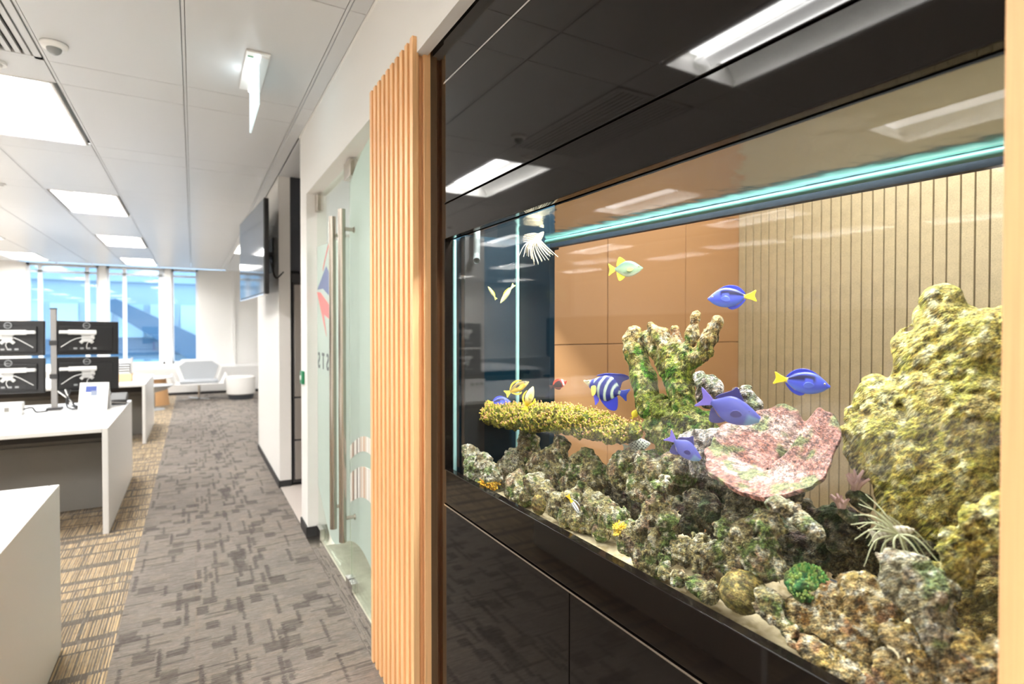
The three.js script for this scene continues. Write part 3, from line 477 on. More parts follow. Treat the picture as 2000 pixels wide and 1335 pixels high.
// ---------- glass door ----------
{
  const d = struct('door_1', 'double glass door with frosted film and tall steel pull bars');
  const X = 0.735;
  for (const [a, b] of [[-3.925, -3.034], [-3.026, -2.14]]) part('glass_leaf', bx(X - 0.005, X + 0.005, 0.015, 2.29, a, b), mat(new THREE.Color(0.93, 0.98, 0.95), 0.0, { transmission: 1, thickness: 0, ior: 1.5 }), d);
  const film = mat(S(214, 230, 222), 0.62, { transmission: 0.55, thickness: 0 });
  const arc = []; for (let i = 0; i <= 14; i++) { const t = i / 14; arc.push([lerp(-3.15, -2.45, t), 1.95 + 0.37 * Math.sqrt(Math.max(0, 1 - (1 - t) ** 2))]); }
  const low = (z) => 0.2 + 0.10 * Math.sin((z + 3.2) * 4.2);
  const bottom = []; for (let i = 0; i <= 30; i++) { const z = lerp(-2.145, -3.02, i / 30); bottom.push([z, low(z)]); }
  part('frosted_film', plateX([[-3.02, 1.95], ...arc.filter(([z]) => z > -3.02), [-2.145, 2.285], ...bottom], X - 0.0066, 0.0012), film, d, 'pale green frosted film on the near leaf');
  const b2 = []; for (let i = 0; i <= 30; i++) { const z = lerp(-3.04, -3.92, i / 30); b2.push([z, low(z) + 0.16 * smooth(-3.4, -3.92, z)]); }
  part('frosted_film', plateX([[-3.92, 1.96], [-3.04, 1.90], ...b2], X - 0.0066, 0.0012), film, d, 'pale green frosted film on the far leaf');
  const stripes = canvasTex(512, 16, (g, w, h) => { const r = rng(8), c = ['#f2efe8', '#b89a86', '#e7e2da', '#9a9088', '#d9cabb', '#c9a17f', '#f6f4f0', '#8f8379']; let x = 0; while (x < w) { const a = 10 + r() * 22; g.fillStyle = c[Math.floor(r() * c.length)]; g.fillRect(x, 0, a, h); x += a; } }, 1.6, 1);
  const sm = mat(new THREE.Color(1, 1, 1), 0.4, { map: stripes });
  for (const [y, th] of [[0.72, 0.075], [0.53, 0.155]]) {
    const up = [], dn = []; for (let i = 0; i <= 24; i++) { const z = lerp(-3.02, -2.15, i / 24), c = y + 0.10 * Math.sin((z + 3.1) * 4.4 - 0.4) + 0.03; up.push([z, c + th / 2]); dn.unshift([z, c - th / 2]); }
    part('wave_band', metre(plateX([...up, ...dn], X - 0.0085, 0.0014)), sm, d, 'wavy printed band of brown, grey and white stripes');
  }
  const red = mat(S(224, 128, 126), 0.5), blue = mat(S(104, 118, 162), 0.5), ink = mat(S(86, 92, 98), 0.45);
  const lg = (pts, m, n) => part(n, plateX(pts, X - 0.0085, 0.0014), m, d);
  lg([[-3.92, 1.655], [-3.62, 1.36], [-3.70, 1.50], [-3.50, 1.46], [-3.55, 1.56], [-3.80, 1.645]], red, 'logo_red_wing');
  lg([[-3.91, 1.67], [-3.62, 1.80], [-3.45, 1.70], [-3.50, 1.60], [-3.72, 1.665]], blue, 'logo_blue_wing');
  const sw = []; for (let i = 0; i <= 10; i++) sw.push([lerp(-3.72, -3.35, i / 10), 1.80 + 0.17 * Math.sin(i / 10 * 1.9)]);
  lg([...sw, ...sw.slice().reverse().map(([z, y]) => [z, y - 0.022])], red, 'logo_red_arc');
  const letters = (s, size, y, zc) => { [...s].forEach((ch, i) => { const g = text(ch, size, 0.0014); g.scale(-1, 1, 1); g.rotateY(-Math.PI / 2); const idx = g.index; const p = g.attributes.position; for (let k = 0; k < p.count; k += 3) { const a = [p.getX(k), p.getY(k), p.getZ(k)]; p.setXYZ(k, p.getX(k + 1), p.getY(k + 1), p.getZ(k + 1)); p.setXYZ(k + 1, ...a); } g.computeVertexNormals(); g.translate(X - 0.008, y, zc + i * 0.135); part('letter', g, ink, d); }); };
  letters('STS', 0.105, 1.20, -3.86);
  const bar = (z) => { const h = part('pull_bar', rod([0.664, 0.31, z], [0.664, 2.02, z], 0.019, 0.019, 24), M.steel, d, 'tall brushed steel pull bar'); for (const y of [0.43, 1.92]) { part('standoff', [rod([0.664, y, z], [X, y, z], 0.010, 0.010, 14), rod([X - 0.012, y, z], [X - 0.003, y, z], 0.016, 0.016, 18)], M.steel, h); } };
  bar(-2.92); bar(-3.14);
  part('patch_fitting', bx(X - 0.018, X + 0.018, 2.19, 2.30, -3.925, -3.85, 0.003), M.steel, d);
  part('patch_fitting', bx(X - 0.018, X + 0.018, 2.21, 2.30, -3.10, -2.96, 0.003), M.steel, d);
  part('floor_patch', bx(X - 0.018, X + 0.018, 0.008, 0.085, -3.925, -3.80, 0.003), M.chrome, d);
  part('floor_patch', bx(X - 0.018, X + 0.018, 0.008, 0.06, -3.09, -3.036, 0.003), M.chrome, d);
  part('floor_patch', bx(X - 0.018, X + 0.018, 0.008, 0.06, -3.024, -2.96, 0.003), M.chrome, d);
  // the room behind it
  const w = struct('wall_reception', 'warm pale room behind the glass door'), pk = mat(S(232, 216, 206), 0.6);
  part('far_panel', bx(0.79, 3.05, 0, 2.75, -4.42, -4.3), pk, w);
  part('rear_panel', bx(3.0, 3.1, 0, 2.75, -4.4, -2.0), pk, w);
  const cr = struct('ceiling_reception'); part('slab', bx(0.79, 3.1, 2.75, 2.8, -4.4, -2.1), M.wall, cr);
  const l = group('reception_light', 'square ceiling light in the room behind the glass door', 'ceiling light', [1.8, 2.75, -3.2]);
  part('frame', bx(-0.31, 0.31, -0.012, 0, -0.31, 0.31), M.white, l); part('lamp_plate', bx(-0.3, 0.3, -0.016, -0.012, -0.3, 0.3), M.lampPlate, l);
  areaLight(l, 0.6, 0.6, 0, -0.018, 0, new THREE.Color(1, 0.95, 0.9), 16);
}
// ---------- slatted wood panels ----------
function slatPanel(z0, n, pitch, label, returns, grp) {
  const g = group('slat_panel', label, 'wall panel', [0.65, 0, z0], grp);
  part('backing', metre(bx(0.034, 0.05, 0, 2.40, 0, n * pitch)), M.slat, g);
  for (let k = 0; k < n; k++) { const o = 0.13 * k; const s = part('slat', metre(bx(0, 0.036, 0, 2.40, k * pitch, k * pitch + pitch * 0.52, 0.002).translate(0, o * 0.37, o)).translate(0, -o * 0.37, -o), M.slat, g); }
  if (returns) { part('return_backing', metre(bx(0.0, 0.062, 0, 2.39, n * pitch, n * pitch + 0.008)), M.slat, g); part('return_slat', metre(bx(-0.001, 0.022, 0, 2.40, n * pitch + 0.004, n * pitch + 0.03, 0.002)), M.slat, g); part('return_slat', metre(bx(0.040, 0.066, 0, 2.40, n * pitch + 0.004, n * pitch + 0.03, 0.002)), M.slat, g); }
  return g;
}
slatPanel(-2.344, 9, 0.0555, 'orange wood slat panel between glass door and black aquarium cabinet', true);
slatPanel(-0.224, 7, 0.0555, 'orange wood slat panel cut off by the right edge of the picture', false);
// ---------- black aquarium cabinet ----------
const XF = 0.71;
{
  const c = group('aquarium_cabinet', 'glossy black floor-to-ceiling cabinet built around the aquarium', 'cabinet', [XF, 0, -1.82]);
  const z = (w) => w + 1.82, Z0 = 0, Z1 = z(0.05), ZL = z(-1.69);
  part('left_stile', bx(0.004, 0.2, 0, 2.375, 0, ZL - 0.002, 0.002), M.black, c);
  part('right_stile', bx(0.0, 0.5, 0, 2.375, z(-0.05), Z1, 0.002), M.black, c);
  part('top_rail', bx(0, 0.02, 2.205, 2.375, ZL, z(-0.05), 0.002), M.black, c);
  part('upper_panel', bx(0, 0.02, 1.815, 2.2, ZL + 0.001, z(-0.05), 0.002), M.black, c, 'glossy black flap above the tank');
  part('lintel_rail', bx(0, 0.022, 1.70, 1.811, ZL, z(-0.05), 0.002), M.black, c);
  part('sill_rail', bx(0, 0.024, 0.842, 0.952, ZL, z(-0.05), 0.002), M.black, c);
  part('door', bx(0, 0.02, 0.03, 0.835, ZL, z(-0.992), 0.002), M.black, c);
  part('door', bx(0, 0.02, 0.03, 0.835, z(-0.989), z(-0.05), 0.002), M.black, c);
  part('shadow_board', bx(0.022, 0.03, 0.02, 0.86, ZL, z(-0.05)), M.base, c);
  part('upper_board', bx(0.0225, 0.03, 1.70, 2.37, ZL, z(-0.05)), M.hood, c);
  part('edge_strip', bx(-0.0012, 0.001, 2.1985, 2.2035, ZL + 0.003, z(-0.05)), M.chrome, c, 'bright metal edge along the flap top');
  part('edge_strip', bx(-0.0012, 0.001, 0.834, 0.838, ZL + 0.003, z(-0.05)), M.chrome, c, 'bright metal edge along the door tops');
  part('hood_back', bx(0.40, 0.46, 1.72, 2.375, Z0, Z1), M.hood, c);
  part('hood_top', bx(0.02, 0.46, 2.355, 2.375, Z0, Z1), M.hood, c);
  part('hood_side', bx(0.02, 0.46, 1.70, 2.375, 0.0, ZL - 0.01), M.hood, c);
  part('base_box', bx(0.03, 0.46, 0.02, 0.85, 0.0, Z1), M.base, c);
  for (const [a, b] of [[-1.55, -0.95], [-0.9, -0.3]]) {
    const l = group('tank_lamp', a < -1 ? 'long aquarium lamp hidden in the hood over the table coral' : 'long aquarium lamp hidden in the hood over the yellow coral', 'lamp', [0.89, 2.0, (a + b) / 2]);
    part('housing', bx(-0.07, 0.07, 0.004, 0.05, a - (a + b) / 2, b - (a + b) / 2, 0.004), M.hood, l);
    part('lamp_face', bx(-0.06, 0.06, 0, 0.004, a - (a + b) / 2 + 0.01, b - (a + b) / 2 - 0.01), M.lampPlate, l);
    areaLight(l, 0.12, b - a - 0.02, 0, -0.002, 0, new THREE.Color(1.0, 1.0, 0.94), TANK_LIGHT);
  }
}
// ---------- room behind the aquarium ----------
{
  const w = struct('wall_lounge', 'orange wood panelled end wall seen through the aquarium'), og = mat(S(186, 143, 100), 0.45);
  part('backing', bx(0.8, 2.75, 0, 2.75, -2.12, -2.075), mat(S(90, 60, 36), 0.6), w);
  const xs = [0.99, 1.178, 1.689, 2.2, 2.62], ys = [0, 0.665, 1.337, 2.005, 2.75];
  for (let i = 0; i < 4; i++) for (let j = 0; j < 4; j++) part('wall_panel', bx(xs[i] + 0.0015, xs[i + 1] - 0.0015, ys[j] + 0.0015, ys[j + 1] - 0.0015, -2.075, -2.05, 0.002), og, w);
  const a = struct('wall_acoustic', 'beige acoustic wall of narrow grooved boards behind the aquarium');
  const cork = dataTex(512, 512, (u, v) => { const n = tileNoise(u, v, 8, 3) * 0.5 + noise(u * 60, v * 60, 7) * 0.5, f = noise(u * 170, v * 170, 4) < -0.42 ? 0.72 : 1, k = (1 + 0.10 * n) * f; return [202 * k, 189 * k, 152 * k].map((c) => Math.min(255, c)); }, 1 / 0.35, 1 / 0.35);
  const bm = mat(new THREE.Color(1, 1, 1), 0.7, { map: cork });
  part('backing', bx(2.625, 2.7, 0, 2.75, -2.1, 1.5), mat(S(58, 60, 62), 0.7), a);
  const variants = [0, 1, 2].map((k) => metre(bx(0, 0.02, 0, 2.75, 0.13 * k, 0.13 * k + 0.0405, 0.0015)).translate(0, 0, -0.13 * k));
  for (let k = 0; k < 74; k++) part('board', variants[k % 3], bm, a).position.set(2.605, 0, -2.048 + k * 0.0465);
  const s = struct('wall_lounge_near'); part('panel', bx(0.79, 2.7, 0, 2.75, 1.45, 1.55), M.wall, s);
  const fl = struct('floor_lounge'); part('slab', bx(1.16, 2.7, 0, 0.008, -2.05, 1.5), mat(S(140, 126, 106), 0.6), fl);
  const ce = struct('ceiling_lounge'); part('slab', bx(0.79, 2.7, 2.70, 2.75, -2.05, 1.5), M.wall, ce);
  const l = group('lounge_light', 'warm ceiling light in the room behind the aquarium', 'ceiling light', [1.8, 2.7, -0.9]);
  part('frame', bx(-0.31, 0.31, -0.012, 0, -0.61, 0.61), M.white, l); part('lamp_plate', bx(-0.3, 0.3, -0.016, -0.012, -0.6, 0.6), M.lampPlate, l);
  areaLight(l, 0.6, 1.2, 0, -0.018, 0, new THREE.Color(1, 0.96, 0.9), LOUNGE_LIGHT);
}
// ---------- aquarium ----------
const backX = (z) => 0.99 + (z + 1.69) * 0.1007;               // inner face of the rear pane
{
  const a = group('aquarium', 'long saltwater aquarium set into the black cabinet', 'aquarium');
  const navy = mat(S(7, 32, 44), 0.4, { specularIntensity: 0.2 }), seal = mat(S(176, 226, 226), 0.2, { transmission: 0.35, thickness: 0 });
  part('front_pane', bx(0.735, 0.745, 0.86, 1.72, -1.69, -0.06), M.glass, a);
  const A = [backX(-1.69), -1.69], B = [backX(-0.06), -0.06];
  const back = (off, th, y0, y1, z0, z1) => { const s = new THREE.Shape([[backX(z0) + off, -z0], [backX(z1) + off, -z1], [backX(z1) + off + th, -z1], [backX(z0) + off + th, -z0]].map((p) => new THREE.Vector2(...p))); return new THREE.ExtrudeGeometry(s, { depth: y1 - y0, bevelEnabled: false }).rotateX(-Math.PI / 2).translate(0, y0, 0); };
  part('rear_pane', back(0, 0.008, 0.86, 1.72, -1.69, -0.06), M.glass, a);
  part('left_end_pane', bx(0.745, 0.99, 0.86, 1.72, -1.70, -1.69), navy, a, 'dark blue glass end of the tank');
  part('right_end_pane', bx(0.735, 1.17, 0.86, 1.72, -0.06, -0.05), navy, a);
  part('floor_pane', bx(0.735, 1.17, 0.85, 0.862, -1.69, -0.06), navy, a);
  part('corner_seal', bx(0.742, 0.752, 0.87, 1.70, -1.692, -1.680, 0.004), seal, a, 'bright cyan glass edge at the near left corner');
  part('corner_seal', bx(0.978, 0.990, 0.87, 1.70, -1.690, -1.678, 0.004), seal, a, 'bright cyan glass edge at the far left corner');
  part('rear_stile', back(0.012, 0.02, 0.86, 2.37, -1.70, -1.532), mat(S(6, 26, 38), 0.5, { specularIntensity: 0.2 }), a, 'dark stile behind the rear pane');
  part('rear_beam', back(0.012, 0.02, 1.674, 1.72, -1.53, -0.06), mat(S(12, 22, 30), 0.5, { specularIntensity: 0.2 }), a, 'dark beam along the top of the rear pane');
  part('rear_base', back(0.012, 0.02, 0.86, 0.90, -1.53, -0.06), mat(S(24, 40, 54), 0.3), a);
  const tubeGeo = (r, y, off, z0, z1) => rod([backX(z0) - off, y, z0], [backX(z1) - off, y, z1], r, r, 20);
  part('brace_tube', tubeGeo(0.0075, 1.690, 0.010, -1.52, -0.06), mat(S(74, 122, 118), 0.35), a, 'glowing teal tube along the rear water line');
  part('overflow_box', bx(0.77, 0.84, 0.87, 1.71, -1.688, -1.655), mat(S(8, 12, 16), 0.5), a, 'black overflow box at the left end');
  const ip = [[0.80, 1.75, -1.63], [0.80, 1.67, -1.63], [0.798, 1.645, -1.628], [0.785, 1.625, -1.60]];
  part('inlet_pipe', tube(ip, 0.011, 24, 12), mat(S(110, 120, 122), 0.4), a, 'grey water inlet pipe');
  // water surface: a rippled sheet, mirror-like from below
  const nz = 420, nx = 50, pos = [], idx = [];
  for (let i = 0; i <= nz; i++) for (let j = 0; j <= nx; j++) {
    const z = lerp(-1.69, -0.06, i / nz), x = lerp(0.745, backX(z), j / nx);
    const y = 1.699 + 0.00055 * noise(x * 26, 3, z * 34) + 0.00012 * noise(x * 60, 9, z * 90) + 0.0008 * noise(x * 9, 1, z * 7);
    pos.push(x, y, z);
    if (i < nz && j < nx) { const k = i * (nx + 1) + j; idx.push(k, k + 1, k + nx + 1, k + 1, k + nx + 2, k + nx + 1); }
  }
  const wg = new THREE.BufferGeometry(); wg.setAttribute('position', new THREE.Float32BufferAttribute(pos, 3)); wg.setIndex(idx); wg.computeVertexNormals();
  part('water_surface', wg, mat(new THREE.Color(0.92, 0.95, 0.9), 0.13, { metalness: 1, transparent: true, opacity: 0.66, side: THREE.DoubleSide }), a, 'rippled water surface mirroring the room from below');
}
// ---------- stone and coral meshing ----------
// surface nets over a field that is negative inside
function nets(field, lo, hi, cell) {
  const n = [0, 1, 2].map((k) => Math.ceil((hi[k] - lo[k]) / cell) + 1), [nx, ny, nz] = n, f = new Float32Array(nx * ny * nz);
  for (let k = 0, i = 0; k < nz; k++) for (let j = 0; j < ny; j++) for (let x = 0; x < nx; x++, i++) f[i] = field(lo[0] + x * cell, lo[1] + j * cell, lo[2] + k * cell);
  const id = new Int32Array(nx * ny * nz).fill(-1), pos = [], idx = [], off = [0, 1, nx, nx + 1, nx * ny, nx * ny + 1, nx * ny + nx, nx * ny + nx + 1];
  const edges = [[0, 1], [2, 3], [4, 5], [6, 7], [0, 2], [1, 3], [4, 6], [5, 7], [0, 4], [1, 5], [2, 6], [3, 7]];
  for (let k = 0; k < nz - 1; k++) for (let j = 0; j < ny - 1; j++) for (let x = 0; x < nx - 1; x++) {
    const i = x + nx * (j + ny * k); let m = 0;
    for (let c = 0; c < 8; c++) if (f[i + off[c]] < 0) m |= 1 << c;
    if (m === 0 || m === 255) continue;
    let sx = 0, sy = 0, sz = 0, cnt = 0;
    for (const [a, b] of edges) { if (((m >> a) & 1) === ((m >> b) & 1)) continue; const fa = f[i + off[a]], fb = f[i + off[b]], t = fa / (fa - fb); sx += lerp(a & 1, b & 1, t); sy += lerp((a >> 1) & 1, (b >> 1) & 1, t); sz += lerp((a >> 2) & 1, (b >> 2) & 1, t); cnt++; }
    id[i] = pos.length / 3; pos.push(lo[0] + (x + sx / cnt) * cell, lo[1] + (j + sy / cnt) * cell, lo[2] + (k + sz / cnt) * cell);
  }
  const quad = (a, b, c, d, flip) => { if (a < 0 || b < 0 || c < 0 || d < 0) return; flip ? idx.push(a, c, b, a, d, c) : idx.push(a, b, c, a, c, d); };
  for (let k = 1; k < nz - 1; k++) for (let j = 1; j < ny - 1; j++) for (let x = 1; x < nx - 1; x++) {
    const i = x + nx * (j + ny * k), s = f[i] < 0;
    if (s !== f[i + 1] < 0) quad(id[i - nx - nx * ny], id[i - nx * ny], id[i], id[i - nx], !s);
    if (s !== f[i + nx] < 0) quad(id[i - 1 - nx * ny], id[i - 1], id[i], id[i - nx * ny], !s);
    if (s !== f[i + nx * ny] < 0) quad(id[i - 1 - nx], id[i - nx], id[i], id[i - 1], !s);
  }
  const g = new THREE.BufferGeometry(); g.setAttribute('position', new THREE.Float32BufferAttribute(pos, 3)); g.setIndex(idx); g.computeVertexNormals();
  return g;
}
const fbm = (x, y, z, o = 3) => { let s = 0, a = 1; for (let i = 0; i < o; i++) { s += a * noise(x, y, z); x *= 2.1; y *= 2.1; z *= 2.1; a *= 0.5; } return s; };
function colour(geo, fn) {                                        // vertex colours from a function of place, uv for the grain
  const p = geo.attributes.position, nrm = geo.attributes.normal, c = new Float32Array(p.count * 3), uv = new Float32Array(p.count * 2), o = new THREE.Color();
  for (let i = 0; i < p.count; i++) {
    const x = p.getX(i), y = p.getY(i), z = p.getZ(i);
    fn(x, y, z, o); o.toArray(c, 3 * i); uv[2 * i] = 0.75 * (x + z); uv[2 * i + 1] = y + 0.55 * (x - z);
  }
  geo.setAttribute('color', new THREE.BufferAttribute(c, 3)); geo.setAttribute('uv', new THREE.BufferAttribute(uv, 2));
  return geo;
}
const grain = dataTex(512, 512, (u, v) => {
  const n = tileNoise(u, v, 18, 1) * 0.6 + tileNoise(u, v, 44, 2) * 0.6 + noise(u * 110, v * 110, 3) * 0.5, k = Math.min(1, Math.max(0.3, 0.66 + 0.62 * n)), h = tileNoise(u, v, 30, 6);
  return [255 * k * (1 + 0.10 * h), 255 * k, 255 * k * (1 - 0.14 * h)].map((c) => Math.min(255, c));
}, 1 / 0.16, 1 / 0.16);
const bump = dataTex(512, 512, (u, v) => { const n = tileNoise(u, v, 20, 5) * 0.7 + tileNoise(u, v, 48, 8) * 0.5 + noise(u * 100, v * 100, 1) * 0.35, k = 128 + 110 * n; return [k, k, k].map((c) => Math.min(255, Math.max(0, c))); }, 1 / 0.14, 1 / 0.14, false);
M.rock = mat(new THREE.Color(1, 1, 1), 0.85, { vertexColors: true, map: grain, bumpMap: bump, bumpScale: 0.007 });
M.mellow = mat(new THREE.Color(1, 1, 1), 0.8, { vertexColors: true, map: grain, bumpMap: bump, bumpScale: 0.003 });
M.soft = mat(new THREE.Color(1, 1, 1), 0.7, { vertexColors: true, map: grain, bumpMap: bump, bumpScale: 0.002 });
const PAL = {
  live: [[188, 178, 124], [130, 156, 82], [240, 236, 204], [186, 160, 130], [116, 98, 60]],
  pale: [[212, 208, 172], [150, 170, 112], [246, 244, 226], [206, 190, 164], [140, 126, 86]],
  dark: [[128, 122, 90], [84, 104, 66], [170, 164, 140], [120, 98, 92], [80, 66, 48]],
  white: [[214, 206, 196], [150, 160, 126], [250, 246, 240], [206, 180, 176], [104, 88, 76]],
  green: [[158, 176, 66], [92, 154, 34], [210, 210, 130], [160, 156, 72], [110, 112, 38]],
  yellow: [[220, 208, 108], [190, 186, 80], [244, 240, 180], [204, 186, 110], [164, 142, 56]],
  tan: [[228, 204, 144], [206, 180, 104], [250, 242, 210], [206, 160, 116], [166, 128, 68]],
  table: [[158, 158, 44], [116, 134, 32], [196, 186, 84], [156, 134, 62], [116, 104, 30]],
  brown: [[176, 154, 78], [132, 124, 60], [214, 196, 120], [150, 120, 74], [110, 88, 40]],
};
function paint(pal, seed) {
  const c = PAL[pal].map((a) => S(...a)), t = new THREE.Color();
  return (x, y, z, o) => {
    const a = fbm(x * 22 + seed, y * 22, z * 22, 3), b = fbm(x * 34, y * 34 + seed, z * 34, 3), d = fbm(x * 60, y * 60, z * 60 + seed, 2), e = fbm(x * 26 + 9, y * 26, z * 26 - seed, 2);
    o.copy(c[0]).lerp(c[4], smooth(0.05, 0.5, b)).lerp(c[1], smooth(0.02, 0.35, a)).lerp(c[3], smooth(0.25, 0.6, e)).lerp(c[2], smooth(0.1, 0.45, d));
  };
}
function rockGeo(blobs, { cell = 0.0035, amp = 0.012, k = 0.012, seed = 1, neg = [], squash = 1, bones = null, freq = 26 } = {}) {
  const lo = [9, 9, 9], hi = [-9, -9, -9];
  const grow = (x, y, z, r) => [x, y, z].forEach((v, i) => { lo[i] = Math.min(lo[i], v - r - amp - 3 * cell); hi[i] = Math.max(hi[i], v + r + amp + 3 * cell); });
  if (bones) bones.forEach((b) => { grow(b[0], b[1], b[2], b[3]); grow(b[4], b[5], b[6], b[7]); }); else blobs.forEach((b) => grow(...b));
  const smin = (a, b) => { const h = Math.max(k - Math.abs(a - b), 0) / k; return Math.min(a, b) - h * h * k * 0.25; };
  const field = (x, y, z) => {
    let d = 1;
    if (bones) for (const b of bones) { const ax = b[4] - b[0], ay = b[5] - b[1], az = b[6] - b[2], t = Math.min(1, Math.max(0, ((x - b[0]) * ax + (y - b[1]) * ay + (z - b[2]) * az) / (ax * ax + ay * ay + az * az))); d = smin(d, Math.hypot(x - b[0] - ax * t, y - b[1] - ay * t, z - b[2] - az * t) - lerp(b[3], b[7], t)); }
    else for (const b of blobs) d = smin(d, Math.hypot((x - b[0]) / squash, y - b[1], z - b[2]) - b[3]);
    if (Math.abs(d) < amp * 2.2) {
      const f = freq, s = seed * 3.7, n = fbm(x * f + s, y * f, z * f, 3), r = 1 - Math.abs(noise(x * f * 1.7, y * f * 1.7 + s, z * f * 1.7)) * 2;
      const pit = Math.max(0, noise(x * f * 2.4 + 7, y * f * 2.4, z * f * 2.4 + s) - 0.12);
      d += amp * (-0.9 * n + 0.3 * r - 0.15 + 1.5 * pit);
    }
    for (const q of neg) d = Math.max(d, q[3] - Math.hypot(x - q[0], y - q[1], z - q[2]));
    return d;
  };
  return nets(field, lo, hi, cell);
}
const ROCKS = [
  ['pale_left', 'pale', 'pale lumpy rock at the dark left end of the tank'], ['cone', 'live', 'pointed rock rising under the table coral'], ['left_mid', 'pale', 'greenish grey rock left of the pointed rock'],
  ['front_left', 'live', 'low lumpy rock above the upright clam'], ['knob', 'live', 'knobbed rock right of the pointed rock'], ['dark_top', 'live', 'rounded rock with a broad crown below the middle of the table coral'],
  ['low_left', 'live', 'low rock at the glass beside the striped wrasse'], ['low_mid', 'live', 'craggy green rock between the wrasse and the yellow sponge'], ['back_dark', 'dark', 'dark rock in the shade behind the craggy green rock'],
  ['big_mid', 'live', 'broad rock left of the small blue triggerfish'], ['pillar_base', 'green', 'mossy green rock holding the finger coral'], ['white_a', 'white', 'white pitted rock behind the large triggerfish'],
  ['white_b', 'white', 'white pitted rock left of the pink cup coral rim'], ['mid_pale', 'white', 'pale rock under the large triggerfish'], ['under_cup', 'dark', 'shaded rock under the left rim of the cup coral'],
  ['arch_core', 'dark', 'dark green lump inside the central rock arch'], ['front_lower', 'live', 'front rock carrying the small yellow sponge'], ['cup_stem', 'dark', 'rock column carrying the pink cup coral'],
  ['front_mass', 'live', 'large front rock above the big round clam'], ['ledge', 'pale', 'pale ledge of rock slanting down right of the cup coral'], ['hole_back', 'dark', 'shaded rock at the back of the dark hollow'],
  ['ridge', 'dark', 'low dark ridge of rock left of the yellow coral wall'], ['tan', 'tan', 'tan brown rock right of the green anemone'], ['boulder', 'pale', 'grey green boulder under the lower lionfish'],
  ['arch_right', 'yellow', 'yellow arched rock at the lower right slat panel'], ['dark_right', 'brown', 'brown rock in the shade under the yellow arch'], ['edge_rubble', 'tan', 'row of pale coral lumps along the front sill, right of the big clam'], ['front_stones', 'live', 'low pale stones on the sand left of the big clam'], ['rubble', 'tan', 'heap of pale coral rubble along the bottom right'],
];
ROCKS.forEach(([key, pal, label], i) => {
  const near = ['tan', 'boulder', 'arch_right', 'rubble', 'front_mass', 'front_lower', 'ledge'].includes(key);
  const neg = key === 'front_mass' ? [[0.80, 1.075, -0.545, 0.02]] : [];
  const amp = { rubble: 0.010, tan: 0.008, boulder: 0.008, white_a: 0.008, white_b: 0.008, ledge: 0.007 }[key] ?? 0.013;
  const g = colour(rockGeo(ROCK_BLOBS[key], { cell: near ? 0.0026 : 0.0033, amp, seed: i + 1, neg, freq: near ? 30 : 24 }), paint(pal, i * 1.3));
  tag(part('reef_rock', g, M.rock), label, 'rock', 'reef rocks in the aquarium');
});
{ // yellow coral wall
  const hole = [1.0, 1.19, -0.335, 0.012];
  const g = colour(rockGeo(ROCK_BLOBS.yellow, { cell: 0.003, amp: 0.010, k: 0.03, seed: 40, squash: 0.8, freq: 18 }), paint('yellow', 60));
  tag(part('coral_wall', g, M.mellow), 'tall yellow green coral wall with a knob on top, right side of tank', 'coral');
}
{ // finger coral
  const c = paint('green', 12), w = paint('tan', 31), t = new THREE.Color();
  const g = colour(rockGeo(null, { bones: PILLAR_BONES, cell: 0.0026, amp: 0.0034, k: 0.014, seed: 22, freq: 52 }), (x, y, z, o) => { c(x, y, z, o); w(x, y, z, t); o.lerp(t, smooth(-0.4, 0.4, (y - 1.37) * 12 + 0.8 * fbm(x * 45, y * 45, z * 45, 3))); });
  tag(part('finger_coral', g, M.mellow), 'green finger coral with pale branch tips, centre of tank', 'coral');
}
